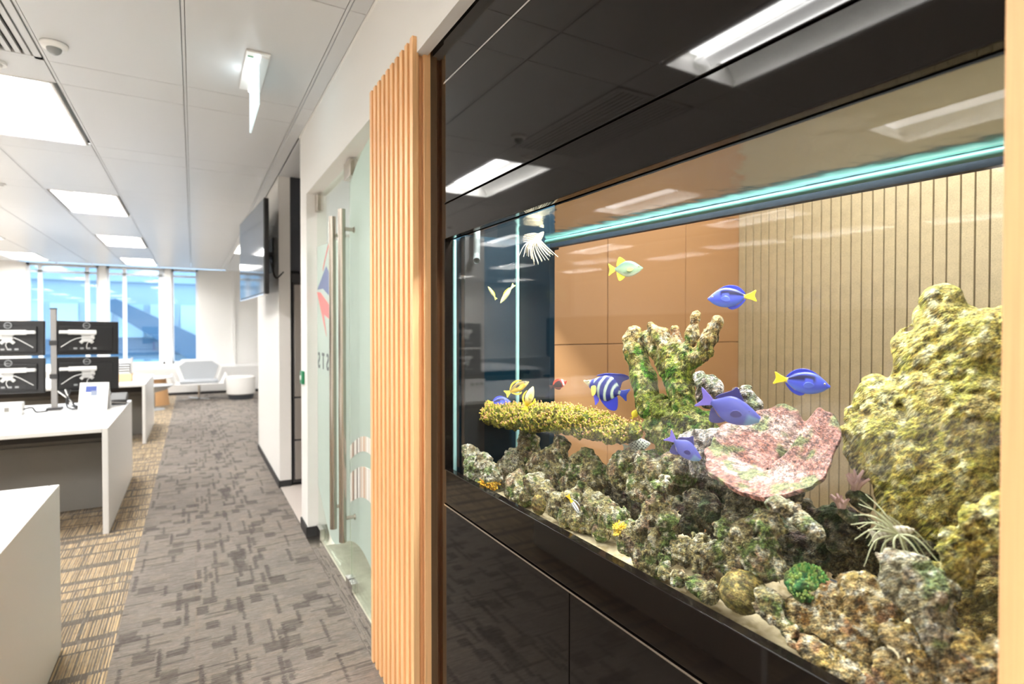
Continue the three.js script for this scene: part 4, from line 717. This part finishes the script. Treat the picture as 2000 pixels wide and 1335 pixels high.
{ // table coral: slab and branch tips
  const t = group('table_coral', 'flat yellow table coral spreading over the left rocks', 'coral');
  const g = colour(rockGeo(TABLE_BLOBS, { cell: 0.0034, amp: 0.009, k: 0.02, seed: 33, freq: 40 }), paint('table', 4));
  part('plate', g, M.rock, t);
  const p = g.attributes.position, n = g.attributes.normal, r = rng(77), tips = [], base = S(146, 150, 34), end = S(204, 146, 118), mid = S(188, 180, 62), o = new THREE.Color(), q = new THREE.Quaternion(), up = new THREE.Vector3(0, 1, 0), d = new THREE.Vector3();
  for (let k = 0; k < 2600; k++) {
    const i = Math.floor(r() * p.count), x = p.getX(i), y = p.getY(i), z = p.getZ(i); d.set(n.getX(i), n.getY(i), n.getZ(i));
    if (d.y < -0.35) continue;
    d.set(d.x + 0.5 * (r() - 0.5), d.y + 0.75, d.z + 0.5 * (r() - 0.5)).normalize();
    const h = 0.005 + 0.006 * r(), rad = 0.0026 + 0.0018 * r(), c = new THREE.ConeGeometry(rad, h, 6, 2, true), cp = c.attributes.position, col = [];
    for (let v = 0; v < cp.count; v++) { const s = cp.getY(v) / h + 0.5, k2 = s > 0.75 ? 0.72 : 1; const wv = s > 0.9 ? 1 : 1; cp.setX(v, cp.getX(v) + 0); if (s > 0.9) { const a = (v % 7) / 6 * Math.PI * 2; cp.setXYZ(v, Math.sin(a) * rad * 0.55, cp.getY(v), Math.cos(a) * rad * 0.55); } o.copy(base).lerp(mid, r() * 0.6).lerp(end, s > 0.75 ? 0.75 * r() + 0.25 : 0); col.push(o.r, o.g, o.b); }
    const cap = new THREE.SphereGeometry(rad * 0.6, 6, 4).translate(0, h / 2, 0), cc = []; o.copy(end).lerp(mid, r() * 0.7); for (let v = 0; v < cap.attributes.position.count; v++) cc.push(o.r, o.g, o.b);
    c.setAttribute('color', new THREE.Float32BufferAttribute(col, 3)); cap.setAttribute('color', new THREE.Float32BufferAttribute(cc, 3));
    q.setFromUnitVectors(up, d);
    for (const e of [c, cap]) tips.push(e.translate(0, h * 0.35, 0).applyQuaternion(q).translate(x, y, z));
  }
  const m = part('branch_tips', join(tips), mat(new THREE.Color(1, 1, 1), 0.7, { vertexColors: true }), t, 'pinkish knobby branch tips'); m.userData.kind = 'stuff';
}
{ // cup coral
  const [cx, cy, cz, W, th] = SPOTS.cup, R = W / 2 * 0.87, nr = 60, na = 180, r = rng(5);
  const bumpAt = (a, c, w) => { const d = Math.atan2(Math.sin(a - c), Math.cos(a - c)) / w; return Math.exp(-d * d); };
  const rim = (a) => 1 + 0.10 * bumpAt(a, 0.25, 0.35) + 0.05 * bumpAt(a, 1.7, 0.5) - 0.07 * bumpAt(a, 0.85, 0.16) - 0.06 * bumpAt(a, -0.35, 0.2) + 0.04 * bumpAt(a, -1.7, 0.5) + 0.018 * Math.sin(11 * a) + 0.014 * Math.sin(19 * a + 1);
  const P = (t, a, s) => {
    const q = t * rim(a), wall = 0.22 + 0.62 * bumpAt(a, 0.75, 1.1) + 0.16 * bumpAt(a, 2.3, 0.5);
    const crease = -0.16 * bumpAt(a, 0.85, 0.13) * smooth(0.1, 0.5, t) + 0.10 * bumpAt(a, 0.55, 0.2) * t - 0.13 * bumpAt(a, 2.75, 0.16) * smooth(0.15, 0.5, t) * (1 - 0.5 * t);
    const h = wall * q ** 1.35 + crease + 0.03 * Math.sin(5 * a + 0.6) * t * t + 0.035 * fbm(q * Math.cos(a) * 3, q * Math.sin(a) * 3, 2, 3);
    return [R * q * Math.cos(a) * 1.06, R * h - (s ? 0.008 + 0.004 * (1 - t) : 0), -R * q * Math.sin(a) * 0.98];
  };
  const pos = [], idx = [];
  for (const s of [0, 1]) for (let i = 0; i <= nr; i++) for (let j = 0; j <= na; j++) pos.push(...P(0.02 + 0.98 * i / nr, j / na * Math.PI * 2, s));
  const row = na + 1, half = (nr + 1) * row;
  for (const s of [0, 1]) for (let i = 0; i < nr; i++) for (let j = 0; j < na; j++) { const k = s * half + i * row + j; s ? idx.push(k, k + 1, k + row, k + 1, k + row + 1, k + row) : idx.push(k, k + row, k + 1, k + 1, k + row, k + row + 1); }
  for (let j = 0; j < na; j++) { const k = nr * row + j, b = k + half; idx.push(k, b, k + 1, k + 1, b, b + 1); }
  const g = new THREE.BufferGeometry(); g.setAttribute('position', new THREE.Float32BufferAttribute(pos, 3)); g.setIndex(idx); g.computeVertexNormals();
  const pink = S(206, 150, 138), pale = S(232, 200, 190), gr = S(140, 158, 100), br = S(170, 112, 96), o2 = new THREE.Color();
  colour(g, (x, y, z, o) => { const a = fbm(x * 22, y * 22, z * 22 + 5, 3), b = fbm(x * 60, y * 60, z * 60, 2), c = fbm(x * 16 + 4, y * 16, z * 16, 2); o.copy(pink).lerp(br, smooth(0, 0.5, b)).lerp(pale, smooth(0.1, 0.5, c)).lerp(gr, smooth(0.12, 0.4, a) * 0.9); });
  const c = tag(part('cup_coral', g, M.soft), 'large pink cup coral with a wavy rim, right of the triggerfish', 'coral');
  c.position.set(cx, cy - 0.028, cz + 0.0); c.rotation.set(0.42, th, 0.06, 'YXZ');
}
{ // sand
  const nx = 40, nz = 240, pos = [], idx = [];
  for (let i = 0; i <= nz; i++) for (let j = 0; j <= nx; j++) { const z = lerp(-1.688, -0.07, i / nz), x = lerp(0.746, backX(z) - 0.002, j / nx); pos.push(x, 0.902 + 0.012 * noise(x * 14, 2, z * 9) + 0.004 * noise(x * 60, 5, z * 60), z); if (i < nz && j < nx) { const k = i * (nx + 1) + j; idx.push(k, k + nx + 1, k + 1, k + 1, k + nx + 1, k + nx + 2); } }
  const g = new THREE.BufferGeometry(); g.setAttribute('position', new THREE.Float32BufferAttribute(pos, 3)); g.setIndex(idx); g.computeVertexNormals();
  const a = S(214, 202, 166), b = S(176, 160, 120); colour(g, (x, y, z, o) => o.copy(a).lerp(b, smooth(0, 0.4, fbm(x * 70, 1, z * 70, 2))));
  const s = tag(part('sand_bed', g, mat(new THREE.Color(1, 1, 1), 0.9, { vertexColors: true, bumpMap: bump, bumpScale: 0.0015 })), 'pale coral sand on the tank floor', 'sand'); s.userData.kind = 'stuff';
}
// clams, anemone, sponges, twig corals
function clam(spot, w, h, label, tilt) {
  const g = group('clam_shell', label, 'clam', [spot[0], spot[1], spot[2]]), half = (s) => {
    const geo = new THREE.SphereGeometry(1, 48, 32), p = geo.attributes.position;
    for (let i = 0; i < p.count; i++) { const x = p.getX(i), y = p.getY(i), z = p.getZ(i), rib = 1 + 0.02 * Math.sin(Math.atan2(y + 0.9, x) * 26) + 0.03 * fbm(x * 2, y * 2, z * 2 + s); p.setXYZ(i, x * w / 2 * rib * (1 - 0.18 * (y < 0 ? -y : 0)), y * h / 2 * rib, Math.max(0, z) * w * 0.36 * rib * s + 0.001 * s); }
    geo.computeVertexNormals(); return geo;
  };
  for (const s of [1, -1]) { const q = half(s); if (s < 0) { const ix = q.index.array; for (let k = 0; k < ix.length; k += 3) [ix[k], ix[k + 1]] = [ix[k + 1], ix[k]]; q.computeVertexNormals(); } colour(q, paint('brown', 3 + s)); part('shell_half', q, M.soft, g); }
  g.rotation.set(tilt, spot[4] + 0.4, 0.15, 'YXZ');
}
clam(SPOTS.clam_a, 0.040, 0.056, 'small upright clam against the front glass, left side', 0.1);
clam(SPOTS.clam_b, 0.078, 0.070, 'big round clam shell against the front glass, centre', -0.2);
function tuft(spot, r0, n, len, name, label, cat, c0, c1, seed) {
  const g = group(name, label, cat, spot.slice(0, 3)), r = rng(seed), list = [], o = new THREE.Color();
  const body = new THREE.IcosahedronGeometry(r0, 12), bp = body.attributes.position; for (let i = 0; i < bp.count; i++) { const x = bp.getX(i), y = bp.getY(i), z = bp.getZ(i), k = 1 + 0.22 * fbm(x * 50 + seed, y * 50, z * 50, 2); bp.setXYZ(i, x * k, y * k * 0.85, z * k); } body.computeVertexNormals();
  colour(body, (x, y, z, q) => q.copy(c0).lerp(c1, smooth(-0.3, 0.5, fbm(x * 70, y * 70, z * 70, 3)))); part('body', body, M.soft, g);
  for (let k = 0; k < n; k++) {
    const a = r() * Math.PI * 2, b = Math.acos(1 - 1.5 * r()), d = [Math.sin(b) * Math.cos(a), Math.cos(b), Math.sin(b) * Math.sin(a)], h = len * (0.5 + 0.7 * r());
    const q = rod(d.map((v, i) => v * r0 * (i === 1 ? 0.8 : 0.94)), d.map((v, i) => v * (r0 * 0.94 + h) + (r() - 0.5) * h * 0.8), 0.0022, 0.0014, 5), cc = []; o.copy(c0).lerp(c1, r()); for (let v = 0; v < q.attributes.position.count; v++) cc.push(o.r, o.g, o.b); q.setAttribute('color', new THREE.Float32BufferAttribute(cc, 3)); list.push(q);
  }
  const m = part('tentacles', join(list), mat(new THREE.Color(1, 1, 1), 0.5, { vertexColors: true }), g); m.userData.kind = 'stuff';
}
tuft(SPOTS.anemone, 0.030, 420, 0.0024, 'green_anemone', 'bright green anemone beside the tan rock', 'anemone', S(40, 128, 62), S(150, 170, 90), 3);
tuft(SPOTS.sponge_l, 0.028, 160, 0.006, 'yellow_sponge', 'orange yellow sponge at the lower left front glass', 'sponge', S(236, 170, 40), S(226, 200, 70), 8);
tuft(SPOTS.sponge_r, 0.014, 120, 0.005, 'yellow_sponge', 'small yellow sponge on the front centre rock', 'sponge', S(226, 190, 50), S(200, 180, 80), 9);
for (const [k, label, n, L] of [['twig_a', 'pinkish twig coral at the edge of the yellow coral wall', 9, 0.05], ['twig_b', 'small pale twig coral on the low dark ridge', 6, 0.03]]) {
  const s = SPOTS[k], r = rng(k.length + n), g = group('twig_coral', label, 'coral', [s[0], s[1] - L * 0.4, s[2]]), list = [];
  for (let i = 0; i < n; i++) { const a = r() * 6.28, t = 0.3 + 0.5 * r(), e = [Math.cos(a) * L * t, L * (0.5 + 0.5 * r()), Math.sin(a) * L * t]; list.push(taper([[0, 0, 0], [e[0] * 0.4, e[1] * 0.6, e[2] * 0.4], e], 0.005, 0.002)); list.push(taper([[e[0] * 0.4, e[1] * 0.6, e[2] * 0.4], [e[0] * 0.9, e[1] * 0.75, e[2] * 0.2], [e[0] * 1.2, e[1] * 0.95, e[2] * 0.1]], 0.003, 0.0016)); }
  part('branches', list, mat(S(206, 178, 176), 0.8), g); part('foot', colour(rockGeo([[0, 0, 0, L * 0.25], [0.01, -0.01, 0.01, L * 0.3]], { amp: 0.006 }), paint('dark', 3)), M.soft, g);
}
// ---------- fish ----------
const at = (arr, t) => { const n = arr.length - 1, f = Math.min(n - 1e-6, Math.max(0, t * n)), i = Math.floor(f), u = f - i, p = [arr[Math.max(0, i - 1)], arr[i], arr[i + 1], arr[Math.min(n, i + 2)]]; return 0.5 * (2 * p[1] + (p[2] - p[0]) * u + (2 * p[0] - 5 * p[1] + 4 * p[2] - p[3]) * u * u + (3 * p[1] - p[0] - 3 * p[2] + p[3]) * u ** 3); };
// body from tail root (t = 0) to snout (t = 1); top, bottom, half width as shares of the length
function fish({ name, label, spot, L, face = 1, tilt = 0, yaw = 0, body = [-0.32, 0.5], top, bot, wid, col, fins = [], eye, eyeCol, rough = 0.38, bend = 0 }) {
  const g = group(name, label, 'fish', spot.slice(0, 3)), nt = 56, na = 36, pos = [], cc = [], idx = [], o = new THREE.Color();
  const bz = (x) => bend * (x - 0.1) * (x - 0.1) * Math.sign(0.1 - x) * L;
  for (let i = 0; i <= nt; i++) {
    const t = i / nt, x = lerp(body[0], body[1], t), T = at(top, t), B = at(bot, t), m = (T + B) / 2, h = (T - B) / 2, w = at(wid, t);
    for (let j = 0; j <= na; j++) { const a = j / na * Math.PI * 2, s = Math.sin(a), c = Math.cos(a); pos.push(x * L, (m + h * s) * L, w * Math.sign(c) * Math.abs(c) ** 0.9 * L + bz(x)); col(t, s, o, (m + h * s)); cc.push(o.r, o.g, o.b); if (i < nt && j < na) { const k = i * (na + 1) + j; idx.push(k, k + na + 1, k + 1, k + 1, k + na + 1, k + na + 2); } }
  }
  const bg = new THREE.BufferGeometry(); bg.setAttribute('position', new THREE.Float32BufferAttribute(pos, 3)); bg.setAttribute('color', new THREE.Float32BufferAttribute(cc, 3)); bg.setIndex(idx); bg.computeVertexNormals();
  part('body', bg, mat(new THREE.Color(1, 1, 1), rough, { vertexColors: true, side: THREE.DoubleSide }), g);
  for (const f of fins) {
    const cv = new THREE.CatmullRomCurve3(f.pts.map(([x, y]) => new THREE.Vector3(x * L, y * L, 0)), true, 'catmullrom', 0.5), sh = new THREE.Shape(cv.getPoints(44).slice(0, -1).map((q) => new THREE.Vector2(q.x, q.y)));
    const th = 0.012 * L, list = (f.side ? [1, -1] : [0]);
    for (const s of list) {
      const fg = new THREE.ExtrudeGeometry(sh, { depth: th, bevelEnabled: true, bevelSize: th * 0.4, bevelThickness: th * 0.4, bevelSegments: 1, curveSegments: 10 }).translate(0, 0, -th / 2), p = fg.attributes.position;
      for (let i = 0; i < p.count; i++) p.setZ(i, p.getZ(i) + bz(p.getX(i) / L) + s * ((f.side ?? 0) * L + 0.35 * Math.abs(p.getX(i) - f.pts[0][0] * L)));
      fg.computeVertexNormals(); part(f.name, fg, mat(f.col, 0.45), g);
    }
  }
  if (eye) for (const s of [1, -1]) { const e = part('eye', new THREE.SphereGeometry(eye[2] * L, 16, 10).scale(1, 1, 0.5).translate(eye[0] * L, eye[1] * L, s * eye[3] * L), mat(eyeCol ?? S(230, 220, 150), 0.2), g); part('pupil', new THREE.SphereGeometry(eye[2] * 0.6 * L, 12, 8).scale(1, 1, 0.6).translate(eye[0] * L, eye[1] * L, s * (eye[3] + eye[2] * 0.3) * L), M.plastic, e); }
  g.rotation.set(0, spot[4] + (face < 0 ? Math.PI : 0) + yaw, tilt, 'YXZ');
  return g;
}
const oval = { top: [0.035, 0.12, 0.20, 0.235, 0.23, 0.19, 0.11, 0.02], bot: [-0.035, -0.12, -0.2, -0.235, -0.23, -0.19, -0.12, -0.02], wid: [0.018, 0.05, 0.075, 0.085, 0.088, 0.08, 0.055, 0.012] };
const tail = (c, h = 0.16, n = 'tail_fin') => ({ name: n, col: c, pts: [[-0.29, 0.03], [-0.4, h * 0.62], [-0.5, h], [-0.465, 0], [-0.5, -h], [-0.4, -h * 0.62], [-0.29, -0.03]] });
const finTop = (c, h = 0.06, o = oval) => ({ name: 'dorsal_fin', col: c, pts: [[0.28, 0.17], [0.15, 0.23 + h * 0.6], [0, 0.235 + h], [-0.14, 0.19 + h], [-0.25, 0.10 + h * 0.5], [-0.27, 0.06], [-0.1, 0.18], [0.1, 0.21]] });
const finLow = (c, h = 0.05) => ({ name: 'anal_fin', col: c, pts: [[0.08, -0.21], [0, -0.235 - h], [-0.14, -0.19 - h], [-0.25, -0.10 - h * 0.5], [-0.27, -0.06], [-0.1, -0.18]] });
const pect = (c) => ({ name: 'pectoral_fin', side: 0.08, col: c, pts: [[0.22, -0.02], [0.14, 0.03], [0.06, 0.0], [0.05, -0.07], [0.14, -0.08]] });
const blue = S(82, 100, 226), deep = S(18, 20, 66), sky = S(110, 150, 244), yel = S(240, 224, 60);
const tangCol = (t, s, o) => { o.copy(blue).lerp(sky, smooth(-0.2, -0.9, s) * 0.6); const band = smooth(0.1, 0.25, s) * (1 - smooth(0.72, 0.85, s)) * (1 - smooth(0.62, 0.72, t)), eyelet = smooth(0.42, 0.46, t) * (1 - smooth(0.6, 0.64, t)) * smooth(0.05, 0.15, s) * (1 - smooth(0.4, 0.5, s)); o.lerp(deep, band * (1 - eyelet)); if (t < 0.08) o.lerp(yel, smooth(0.08, 0.03, t)); };
const tangFins = [tail(yel, 0.12), finTop(S(50, 66, 190), 0.035), finLow(S(56, 74, 200), 0.03), pect(S(96, 120, 230))];
const tangShape = { body: [-0.30, 0.5], top: [0.03, 0.11, 0.18, 0.215, 0.22, 0.185, 0.11, 0.02], bot: [-0.03, -0.11, -0.18, -0.21, -0.21, -0.18, -0.12, -0.025], wid: oval.wid };
const T1 = SPOTS.tang_a, T2 = SPOTS.tang_b, T3 = SPOTS.tang_c;
fish({ name: 'blue_tang', label: 'blue tang with yellow tail swimming left above the finger coral', spot: T1, L: T1[3] * 1.0, face: -1, tilt: -0.05, ...tangShape, col: tangCol, fins: tangFins, eye: [0.40, 0.04, 0.018, 0.048] });
fish({ name: 'blue_tang', label: 'blue tang with yellow tail swimming right near the acoustic wall', spot: T2, L: T2[3], face: 1, tilt: -0.14, ...tangShape, col: tangCol, fins: tangFins, eye: [0.40, 0.04, 0.018, 0.048] });
fish({ name: 'blue_tang', label: 'blue fish mostly hidden behind the left end of the table coral', spot: T3, L: T3[3] * 0.75, face: 1, tilt: 0.05, ...tangShape, col: tangCol, fins: tangFins, eye: [0.40, 0.04, 0.018, 0.048] });
{ // pale green surgeonfish
  const s = SPOTS.rabbit, a = S(146, 174, 144), b = S(88, 116, 108), y = S(236, 226, 70);
  fish({ name: 'surgeonfish', label: 'pale green fish with yellow fins below the water line', spot: s, L: s[3], face: 1, tilt: 0.03, ...oval, col: (t, q, o) => { o.copy(a).lerp(b, smooth(-0.1, 0.8, q)).lerp(S(214, 224, 206), smooth(-0.5, -0.95, q)); }, fins: [tail(y, 0.17), { name: 'dorsal_fin', col: y, pts: [[0.0, 0.22], [-0.12, 0.34], [-0.2, 0.33], [-0.26, 0.1], [-0.1, 0.17]] }, { name: 'anal_fin', col: y, pts: [[-0.02, -0.22], [-0.14, -0.33], [-0.22, -0.31], [-0.26, -0.08], [-0.1, -0.17]] }, pect(S(200, 206, 120))], eye: [0.38, 0.05, 0.022, 0.05] });
}
{ // angelfish with curved stripes
  const s = SPOTS.angel, navy = S(16, 20, 54), lt = S(176, 198, 182), bl = S(34, 48, 158), face = S(206, 200, 160);
  fish({
    name: 'angelfish', label: 'striped blue and white angelfish left of the finger coral', spot: s, L: s[3] * 1.0, face: -1, tilt: 0.30,
    body: [-0.33, 0.5], top: [0.05, 0.16, 0.25, 0.28, 0.26, 0.20, 0.12, 0.05, 0.02], bot: [-0.05, -0.16, -0.26, -0.28, -0.25, -0.19, -0.13, -0.06, -0.02], wid: [0.02, 0.05, 0.07, 0.08, 0.085, 0.08, 0.065, 0.04, 0.015],
    col: (t, q, o) => { const c = t + 0.10 * q * q, w = Math.sin(c * 34 + 0.4); o.copy(navy).lerp(bl, smooth(-0.9, -0.2, -w) * 0.5).lerp(lt, smooth(0.25, 0.6, w)); if (t > 0.74) o.copy(bl).lerp(navy, 0.3); if (t > 0.80) o.lerp(face, smooth(0.80, 0.86, t)); if (t > 0.88 && q > -0.1 && t < 0.95) o.lerp(navy, 0.6); },
    fins: [tail(S(40, 70, 190), 0.13), { name: 'dorsal_fin', col: S(30, 40, 130), pts: [[0.26, 0.20], [0.1, 0.30], [-0.1, 0.36], [-0.30, 0.40], [-0.42, 0.36], [-0.30, 0.24], [-0.28, 0.08], [-0.1, 0.22], [0.1, 0.24]] }, { name: 'anal_fin', col: S(36, 50, 180), pts: [[0.05, -0.24], [-0.08, -0.36], [-0.24, -0.42], [-0.36, -0.36], [-0.28, -0.10], [-0.1, -0.22]] }, { name: 'pelvic_fin', col: S(90, 90, 220), pts: [[0.22, -0.17], [0.13, -0.36], [0.10, -0.42], [0.06, -0.30], [0.14, -0.18]] }, { name: 'pectoral_fin', side: 0.08, col: S(214, 196, 90), pts: [[0.30, -0.06], [0.22, -0.02], [0.18, -0.16], [0.22, -0.24], [0.27, -0.16]] }], eye: [0.40, 0.03, 0.02, 0.05],
  });
}
{ // clownfish
  const s = SPOTS.clown, a = S(178, 40, 20), k = S(36, 12, 12), w = S(238, 234, 240);
  fish({ name: 'clownfish', label: 'small red clownfish with one white band', spot: s, L: s[3], face: 1, tilt: 0.35, ...oval, col: (t, q, o) => { o.copy(a).lerp(k, (1 - smooth(0.55, 0.66, t)) * (1 - smooth(0.7, 0.95, Math.abs(q)))); if (t > 0.68 && t < 0.80) o.copy(w); }, fins: [tail(S(60, 22, 18), 0.12), finTop(S(200, 66, 32), 0.06), finLow(S(80, 26, 20), 0.06), pect(S(40, 18, 16))], eye: [0.40, 0.05, 0.025, 0.05] });
}
for (const [k, label, tl, yw, len] of [['slim_a', 'small pale yellow fish seen edge-on at the dark tank end, left one', 1.0, 1.15, 0.8], ['slim_b', 'larger pale yellow fish curving in front of the dark tank end', -0.95, 2.0, 0.8]]) {
  const s = SPOTS[k], a = S(224, 220, 140), b = S(170, 180, 140);
  fish({ name: 'yellow_fish', label, spot: s, L: s[3] * len, face: -1, tilt: tl, yaw: 0, body: [-0.32, 0.5], top: [0.02, 0.05, 0.085, 0.10, 0.10, 0.09, 0.06, 0.01], bot: [-0.02, -0.05, -0.085, -0.1, -0.1, -0.09, -0.06, -0.015], wid: [0.018, 0.04, 0.06, 0.07, 0.07, 0.06, 0.045, 0.012], col: (t, q, o) => o.copy(a).lerp(b, smooth(0, 0.9, -q)), fins: [tail(S(226, 220, 110), 0.08), { name: 'dorsal_fin', col: yel, pts: [[0.2, 0.08], [0, 0.14], [-0.22, 0.09], [-0.25, 0.04], [0, 0.08]] }], eye: [0.40, 0.02, 0.016, 0.04], bend: k === 'slim_b' ? 0.6 : 0 });
}
for (const [k, label, tl, f, sc, drk] of [['fox_a', 'yellow rabbitfish with dark face, left one over the table coral', 0.5, 1, 1, 1], ['fox_b', 'pale yellow rabbitfish diving into the table coral', 1.25, 1, 1, 0]]) {
  const s = SPOTS[k], y = S(206, 176, 40), b = S(74, 66, 40), w = S(214, 206, 150);
  fish({ name: 'rabbitfish', label, spot: s, L: s[3] * sc, face: f, tilt: tl, body: [-0.32, 0.5], top: [0.03, 0.09, 0.14, 0.165, 0.165, 0.14, 0.09, 0.02], bot: [-0.03, -0.09, -0.14, -0.165, -0.16, -0.13, -0.09, -0.03], wid: oval.wid, col: (t, q, o) => { o.copy(drk ? y : w); if (drk) { o.lerp(b, smooth(0.0, 0.5, q) * 0.75); if (t > 0.78) o.lerp(q > 0 ? S(60, 58, 60) : w, 0.7); if (Math.hypot((t - 0.45) * 2, q - 0.3) < 0.25) o.copy(S(40, 36, 30)); } else o.lerp(y, smooth(0.5, 0.1, t)); }, fins: [tail(yel, 0.14), finTop(S(226, 200, 50), 0.03), finLow(S(230, 210, 60), 0.03), pect(yel)], eye: [0.40, 0.04, 0.02, 0.055] });
}
for (const [k, label, sc, tl] of [['trigger_a', 'large violet blue triggerfish with raised fin in front of the cup coral', 1, -0.34], ['trigger_b', 'small violet blue triggerfish below the large triggerfish', 1, -0.62]]) { // triggerfish
  const s = SPOTS[k], v = S(84, 92, 178), f = S(110, 150, 196), d = S(50, 50, 120);
  fish({ name: 'triggerfish', label, spot: s, L: s[3] * sc, face: 1, tilt: tl, body: [-0.30, 0.5], top: [0.04, 0.12, 0.2, 0.225, 0.205, 0.165, 0.115, 0.06], bot: [-0.04, -0.11, -0.19, -0.225, -0.22, -0.19, -0.14, -0.05], wid: [0.02, 0.05, 0.075, 0.09, 0.095, 0.09, 0.07, 0.03], col: (t, q, o) => { o.copy(v).lerp(d, smooth(0.4, 1, q) * 0.25); o.lerp(f, smooth(0.70, 0.80, t) * smooth(0.45, 0.1, q)); }, fins: [{ name: 'tail_fin', col: S(126, 116, 214), pts: [[-0.28, 0.04], [-0.40, 0.12], [-0.52, 0.17], [-0.44, 0.0], [-0.52, -0.16], [-0.40, -0.10], [-0.28, -0.04]] }, { name: 'dorsal_fin', col: d, pts: [[0.17, 0.185], [0.08, 0.30], [0.0, 0.38], [-0.06, 0.30], [-0.22, 0.16], [-0.24, 0.10], [-0.05, 0.19]] }, { name: 'anal_fin', col: d, pts: [[0.02, -0.21], [-0.1, -0.30], [-0.22, -0.30], [-0.25, -0.09], [-0.1, -0.19]] }, pect(S(64, 62, 140))], eye: [0.30, 0.08, 0.018, 0.062], eyeCol: S(120, 120, 150) });
}
{
  const s = SPOTS.spotted, w = S(226, 234, 224), k = S(24, 40, 40);
  fish({ name: 'spotted_fish', label: 'white fish with black spots behind the right end of the table coral', spot: s, L: s[3], face: 1, tilt: 0.18, ...tangShape, col: (t, q, o) => o.copy(w).lerp(k, smooth(0.25, 0.4, Math.sin(t * 40) * Math.sin(q * 9 + t * 6))), fins: [tail(w, 0.12), finTop(S(180, 200, 190), 0.03), finLow(S(190, 206, 196), 0.03)], eye: [0.4, 0.04, 0.02, 0.05] });
  const y = SPOTS.tiny; fish({ name: 'yellow_damsel', label: 'tiny yellow fish above the right end of the table coral', spot: y, L: y[3], face: 1, tilt: 1.0, ...oval, col: (t, q, o) => o.copy(S(236, 218, 70)), fins: [tail(yel, 0.14), finTop(yel, 0.05), finLow(yel, 0.05)], eye: [0.38, 0.05, 0.03, 0.05] });
  const r = SPOTS.wrasse, b = S(60, 120, 200); fish({ name: 'striped_wrasse', label: 'slender striped wrasse with yellow tail among the lower left rocks', spot: r, L: r[3], face: 1, tilt: -1.0, body: [-0.32, 0.5], top: [0.03, 0.06, 0.085, 0.1, 0.1, 0.09, 0.06, 0.01], bot: [-0.03, -0.06, -0.085, -0.1, -0.1, -0.09, -0.06, -0.01], wid: [0.02, 0.04, 0.055, 0.06, 0.06, 0.055, 0.04, 0.01], col: (t, q, o) => { o.copy(S(230, 236, 240)).lerp(S(20, 30, 60), smooth(0.5, 0.8, Math.sin(q * 7))).lerp(b, smooth(0.4, 0.1, t) * 0.3); if (t < 0.25) o.copy(S(236, 190, 40)); }, fins: [tail(S(240, 190, 40), 0.1), finTop(S(200, 210, 220), -0.06)], eye: [0.42, 0.03, 0.02, 0.035] });
}
// lionfish: banded body with fans of long spines
function lionfish(spot, L, label, tilt, face, hang, cols, seed) {
  const r = rng(seed), g = fish({ name: 'lionfish', label, spot, L, face, tilt, body: [-0.34, 0.5], top: [0.04, 0.08, 0.13, 0.16, 0.17, 0.15, 0.1, 0.03], bot: [-0.04, -0.08, -0.12, -0.14, -0.14, -0.12, -0.09, -0.03], wid: [0.025, 0.05, 0.08, 0.1, 0.11, 0.1, 0.08, 0.03], col: (t, q, o) => o.copy(cols[0]).lerp(cols[1], smooth(0.1, 0.5, Math.sin(t * 48 + q)) * 0.8), fins: [tail(cols[0], 0.16)], eye: [0.36, 0.08, 0.025, 0.07] });
  const m = [mat(cols[2], 0.6), mat(cols[1], 0.6)];
  for (const side of [1, -1]) for (let k = 0; k < 11; k++) { // pectoral rays
    const a = lerp(hang[0], hang[1], k / 10), len = L * (0.75 + 0.45 * r()), e = [Math.cos(a) * len, Math.sin(a) * len, side * L * (0.12 + 0.35 * r())];
    const b = [0.14 * L, -0.03 * L, side * 0.1 * L], mid = [b[0] + e[0] * 0.5, b[1] + e[1] * 0.4 + 0.22 * L, b[2] + e[2] * 0.6], en = [b[0] + e[0], b[1] + e[1], b[2] + e[2]];
    part('fin_ray', taper([b, mid, en], 0.03 * L, 0.009 * L, 14, 6), m[0], g);
  }
  for (let k = 0; k < 11; k++) { const x = lerp(0.28, -0.2, k / 10) * L, h = L * (0.3 + 0.16 * Math.sin(k / 10 * 3.1)); part('dorsal_spine', taper([[x, 0.13 * L, 0], [x - 0.08 * L, 0.13 * L + h * 0.5, 0.01 * L], [x - 0.2 * L, 0.13 * L + h, 0.03 * L * (r() - 0.5)]], 0.018 * L, 0.006 * L, 10, 5), m[k % 2], g); }
}
lionfish(SPOTS.lion_a, SPOTS.lion_a[3] * 0.74, 'cream lionfish with trailing fin rays at the water surface', 0.9, 1, [-1.7, -3.3], [S(226, 214, 184), S(170, 150, 120), S(238, 230, 204)], 4);
lionfish(SPOTS.lion_b, SPOTS.lion_b[3] * 0.85, 'grey white lionfish with banded fin rays over the lower right boulder', 0.35, 1, [-0.9, -4.3], [S(190, 188, 172), S(140, 132, 110), S(178, 184, 150)], 6);
renderer.render(scene, camera);
